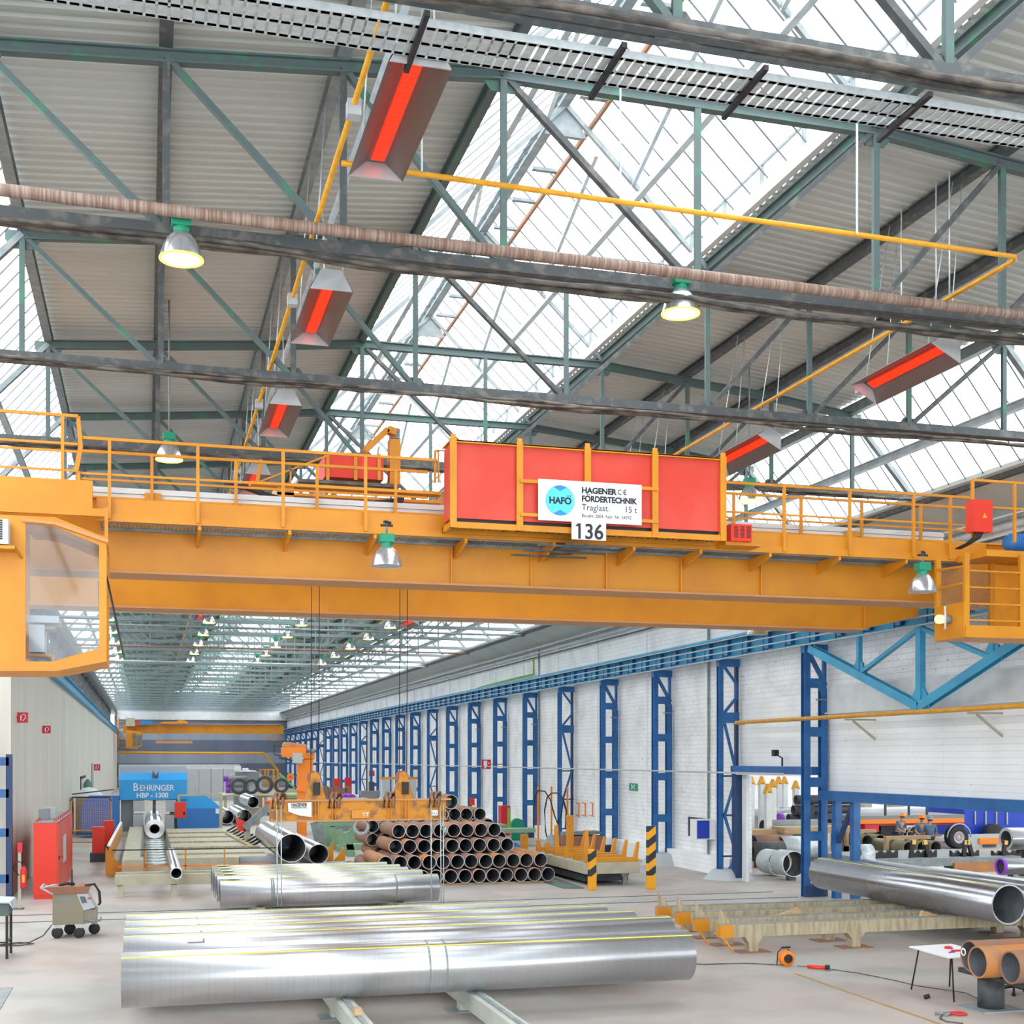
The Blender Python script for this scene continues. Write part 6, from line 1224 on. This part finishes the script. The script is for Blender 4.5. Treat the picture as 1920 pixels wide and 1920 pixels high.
# ------------------------------------------------------------------ people
def person(p, face, helmet, label, bend=.0, h=1.72):
    x, y, z0 = p; c, s = math.cos(face), math.sin(face); k = h/1.72
    def T(a, b, z): return (x+(a*c-b*s)*k, y+(a*s+b*c)*k, z0+z*k)          # b = forward
    J = dict(pel=(0, 0, .95), wa=(0, .01+bend*.1, 1.1), ch=(0, .02+bend*.25, 1.3), nk=(0, .02+bend*.36, 1.47), col=(0, .02+bend*.33, 1.42), hd=(0, .04+bend*.42, 1.55), cr=(0, .03+bend*.44, 1.66),
             lsh=(-.19, .02+bend*.3, 1.42), lel=(-.26, .04+bend*.35, 1.14), lwr=(-.22, .24+bend*.4, 1.02), lha=(-.2, .32+bend*.4, 1.02),
             rsh=(.19, .02+bend*.3, 1.42), rel=(.26, .04+bend*.35, 1.14), rwr=(.22, .24+bend*.4, 1.02), rha=(.2, .32+bend*.4, 1.02),
             lh=(-.1, 0, .9), lk=(-.11, .03, .5), la=(-.11, -.02, .09), lt=(-.12, .14, .04), rh=(.1, 0, .9), rk=(.11, .03, .5), ra=(.11, -.02, .09), rt=(.12, .14, .04))
    R = dict(col=.1, pel=.15, wa=.14, ch=.16, nk=.06, hd=.085, cr=.08, lsh=.075, lel=.048, lwr=.032, lha=.035, rsh=.075, rel=.048, rwr=.032, rha=.035, lh=.1, lk=.062, la=.045, lt=.045, rh=.1, rk=.062, ra=.045, rt=.045)
    E_ = ['pel-wa', 'wa-ch', 'ch-col', 'col-nk', 'nk-hd', 'hd-cr', 'ch-lsh', 'lsh-lel', 'lel-lwr', 'lwr-lha', 'ch-rsh', 'rsh-rel', 'rel-rwr', 'rwr-rha', 'pel-lh', 'lh-lk', 'lk-la', 'la-lt', 'pel-rh', 'rh-rk', 'rk-ra', 'ra-rt']
    def skin(keys, edges, radd, mt, name, parent=None):
        ks = list(keys); me = bpy.data.meshes.new(name); me.from_pydata([T(*J[q]) for q in ks], [tuple(ks.index(q) for q in e.split('-')) for e in edges], [])
        o = bpy.data.objects.new(name, me); sc.collection.objects.link(o); md = o.modifiers.new('skin', 'SKIN'); md.use_smooth_shade = True
        for i, q in enumerate(ks): r = (R[q]+radd)*k; me.skin_vertices[0].data[i].radius = (r, r*.8)
        me.skin_vertices[0].data[0].use_root = True
        o.modifiers.new('sub', 'SUBSURF').levels = 1; o.modifiers['sub'].render_levels = 1; me.materials.append(MT[mt])
        bpy.context.view_layer.update(); dg = bpy.context.evaluated_depsgraph_get(); me2 = bpy.data.meshes.new_from_object(o.evaluated_get(dg)); bpy.data.objects.remove(o)
        o = bpy.data.objects.new(name, me2); sc.collection.objects.link(o)
        if parent: o.parent = parent
        return o
    b = skin(J.keys(), E_, 0, 'skin', 'person'); tag(b, label, 'person')
    skin(['pel', 'wa', 'ch', 'col', 'lsh', 'lel', 'rsh', 'rel'], ['pel-wa', 'wa-ch', 'ch-col', 'ch-lsh', 'lsh-lel', 'ch-rsh', 'rsh-rel'], .012, 'shirt', 'shirt', b)
    skin(['pel', 'lh', 'lk', 'la', 'rh', 'rk', 'ra'], ['pel-lh', 'lh-lk', 'lk-la', 'pel-rh', 'rh-rk', 'rk-ra'], .014, 'trousers', 'trousers', b)
    for q in ('l', 'r'):
        wr = Vector(T(*J[q+'ha'])); m = MB(); f = Vector((-s, c, 0)); sd = Vector((c, s, 0))
        for i in range(4): a0 = wr+sd*(i-1.5)*.018; m.path([a0, a0+f*.05, a0+f*(.08-.008*abs(i-1.5))+Vector((0, 0, -.03))], .009, 6)
        m.path([wr, wr+sd*(.04 if q == 'l' else -.04)+f*.03, wr+sd*(.045 if q == 'l' else -.045)+f*.06], .01, 6); obj('fingers', m, 'skin', b)
    hc = Vector(T(*J['cr'])); f = Vector((-s, c, 0)); sd = Vector((c, s, 0))
    hm = obj('helmet', MB().lathe(hc+Vector((0, 0, .0)), [(.15, -.005), (.125, .01), (.118, .06), (.09, .11), (.04, .135), (0, .14)], 20), helmet, b)
    fc = MB(); e = hc+Vector((0, 0, -.075))
    fc.tube(e+f*.085, e+f*.115+Vector((0, 0, -.03)), .014, n=8, r2=.018); obj('nose', fc, 'skin', b)
    obj('eyes', MB().tube(e+f*.078+sd*.032, e+f*.088+sd*.032, .01, n=8).tube(e+f*.078-sd*.032, e+f*.088-sd*.032, .01, n=8), 'black', b)
    obj('mouth', MB().bar(e+f*.082+sd*.022-Vector((0, 0, .065)), e+f*.082-sd*.022-Vector((0, 0, .065)), .008), 'pliers_red', b)
    obj('ears', MB().tube(e+sd*.082, e+sd*.1, .024, n=10).tube(e-sd*.082, e-sd*.1, .024, n=10), 'skin', b)
    obj('hair', MB().lathe(hc-f*.012-Vector((0, 0, .06)), [(.08, 0), (.098, .03), (.1, .06)], 16), 'hair', b)
    return b
p = O+ray(1744, 1560)*50; person((p.x, p.y, 0), -.5, 'grey', 'person in blue work shirt and grey helmet, back to the camera by the trailer wheel', .1, 1.68)
p = O+ray(1727, 1540)*51.5; person((p.x, p.y, 0), 2.8, 'orange', 'person in orange helmet facing the camera, left of the blue shirt', .3, 1.68)
p = O+ray(1709, 1540)*52.2; person((p.x-.05, p.y+.9, 0), 3.4, 'orange', 'person in orange helmet bending at the trailer, farthest left', .5, 1.68)
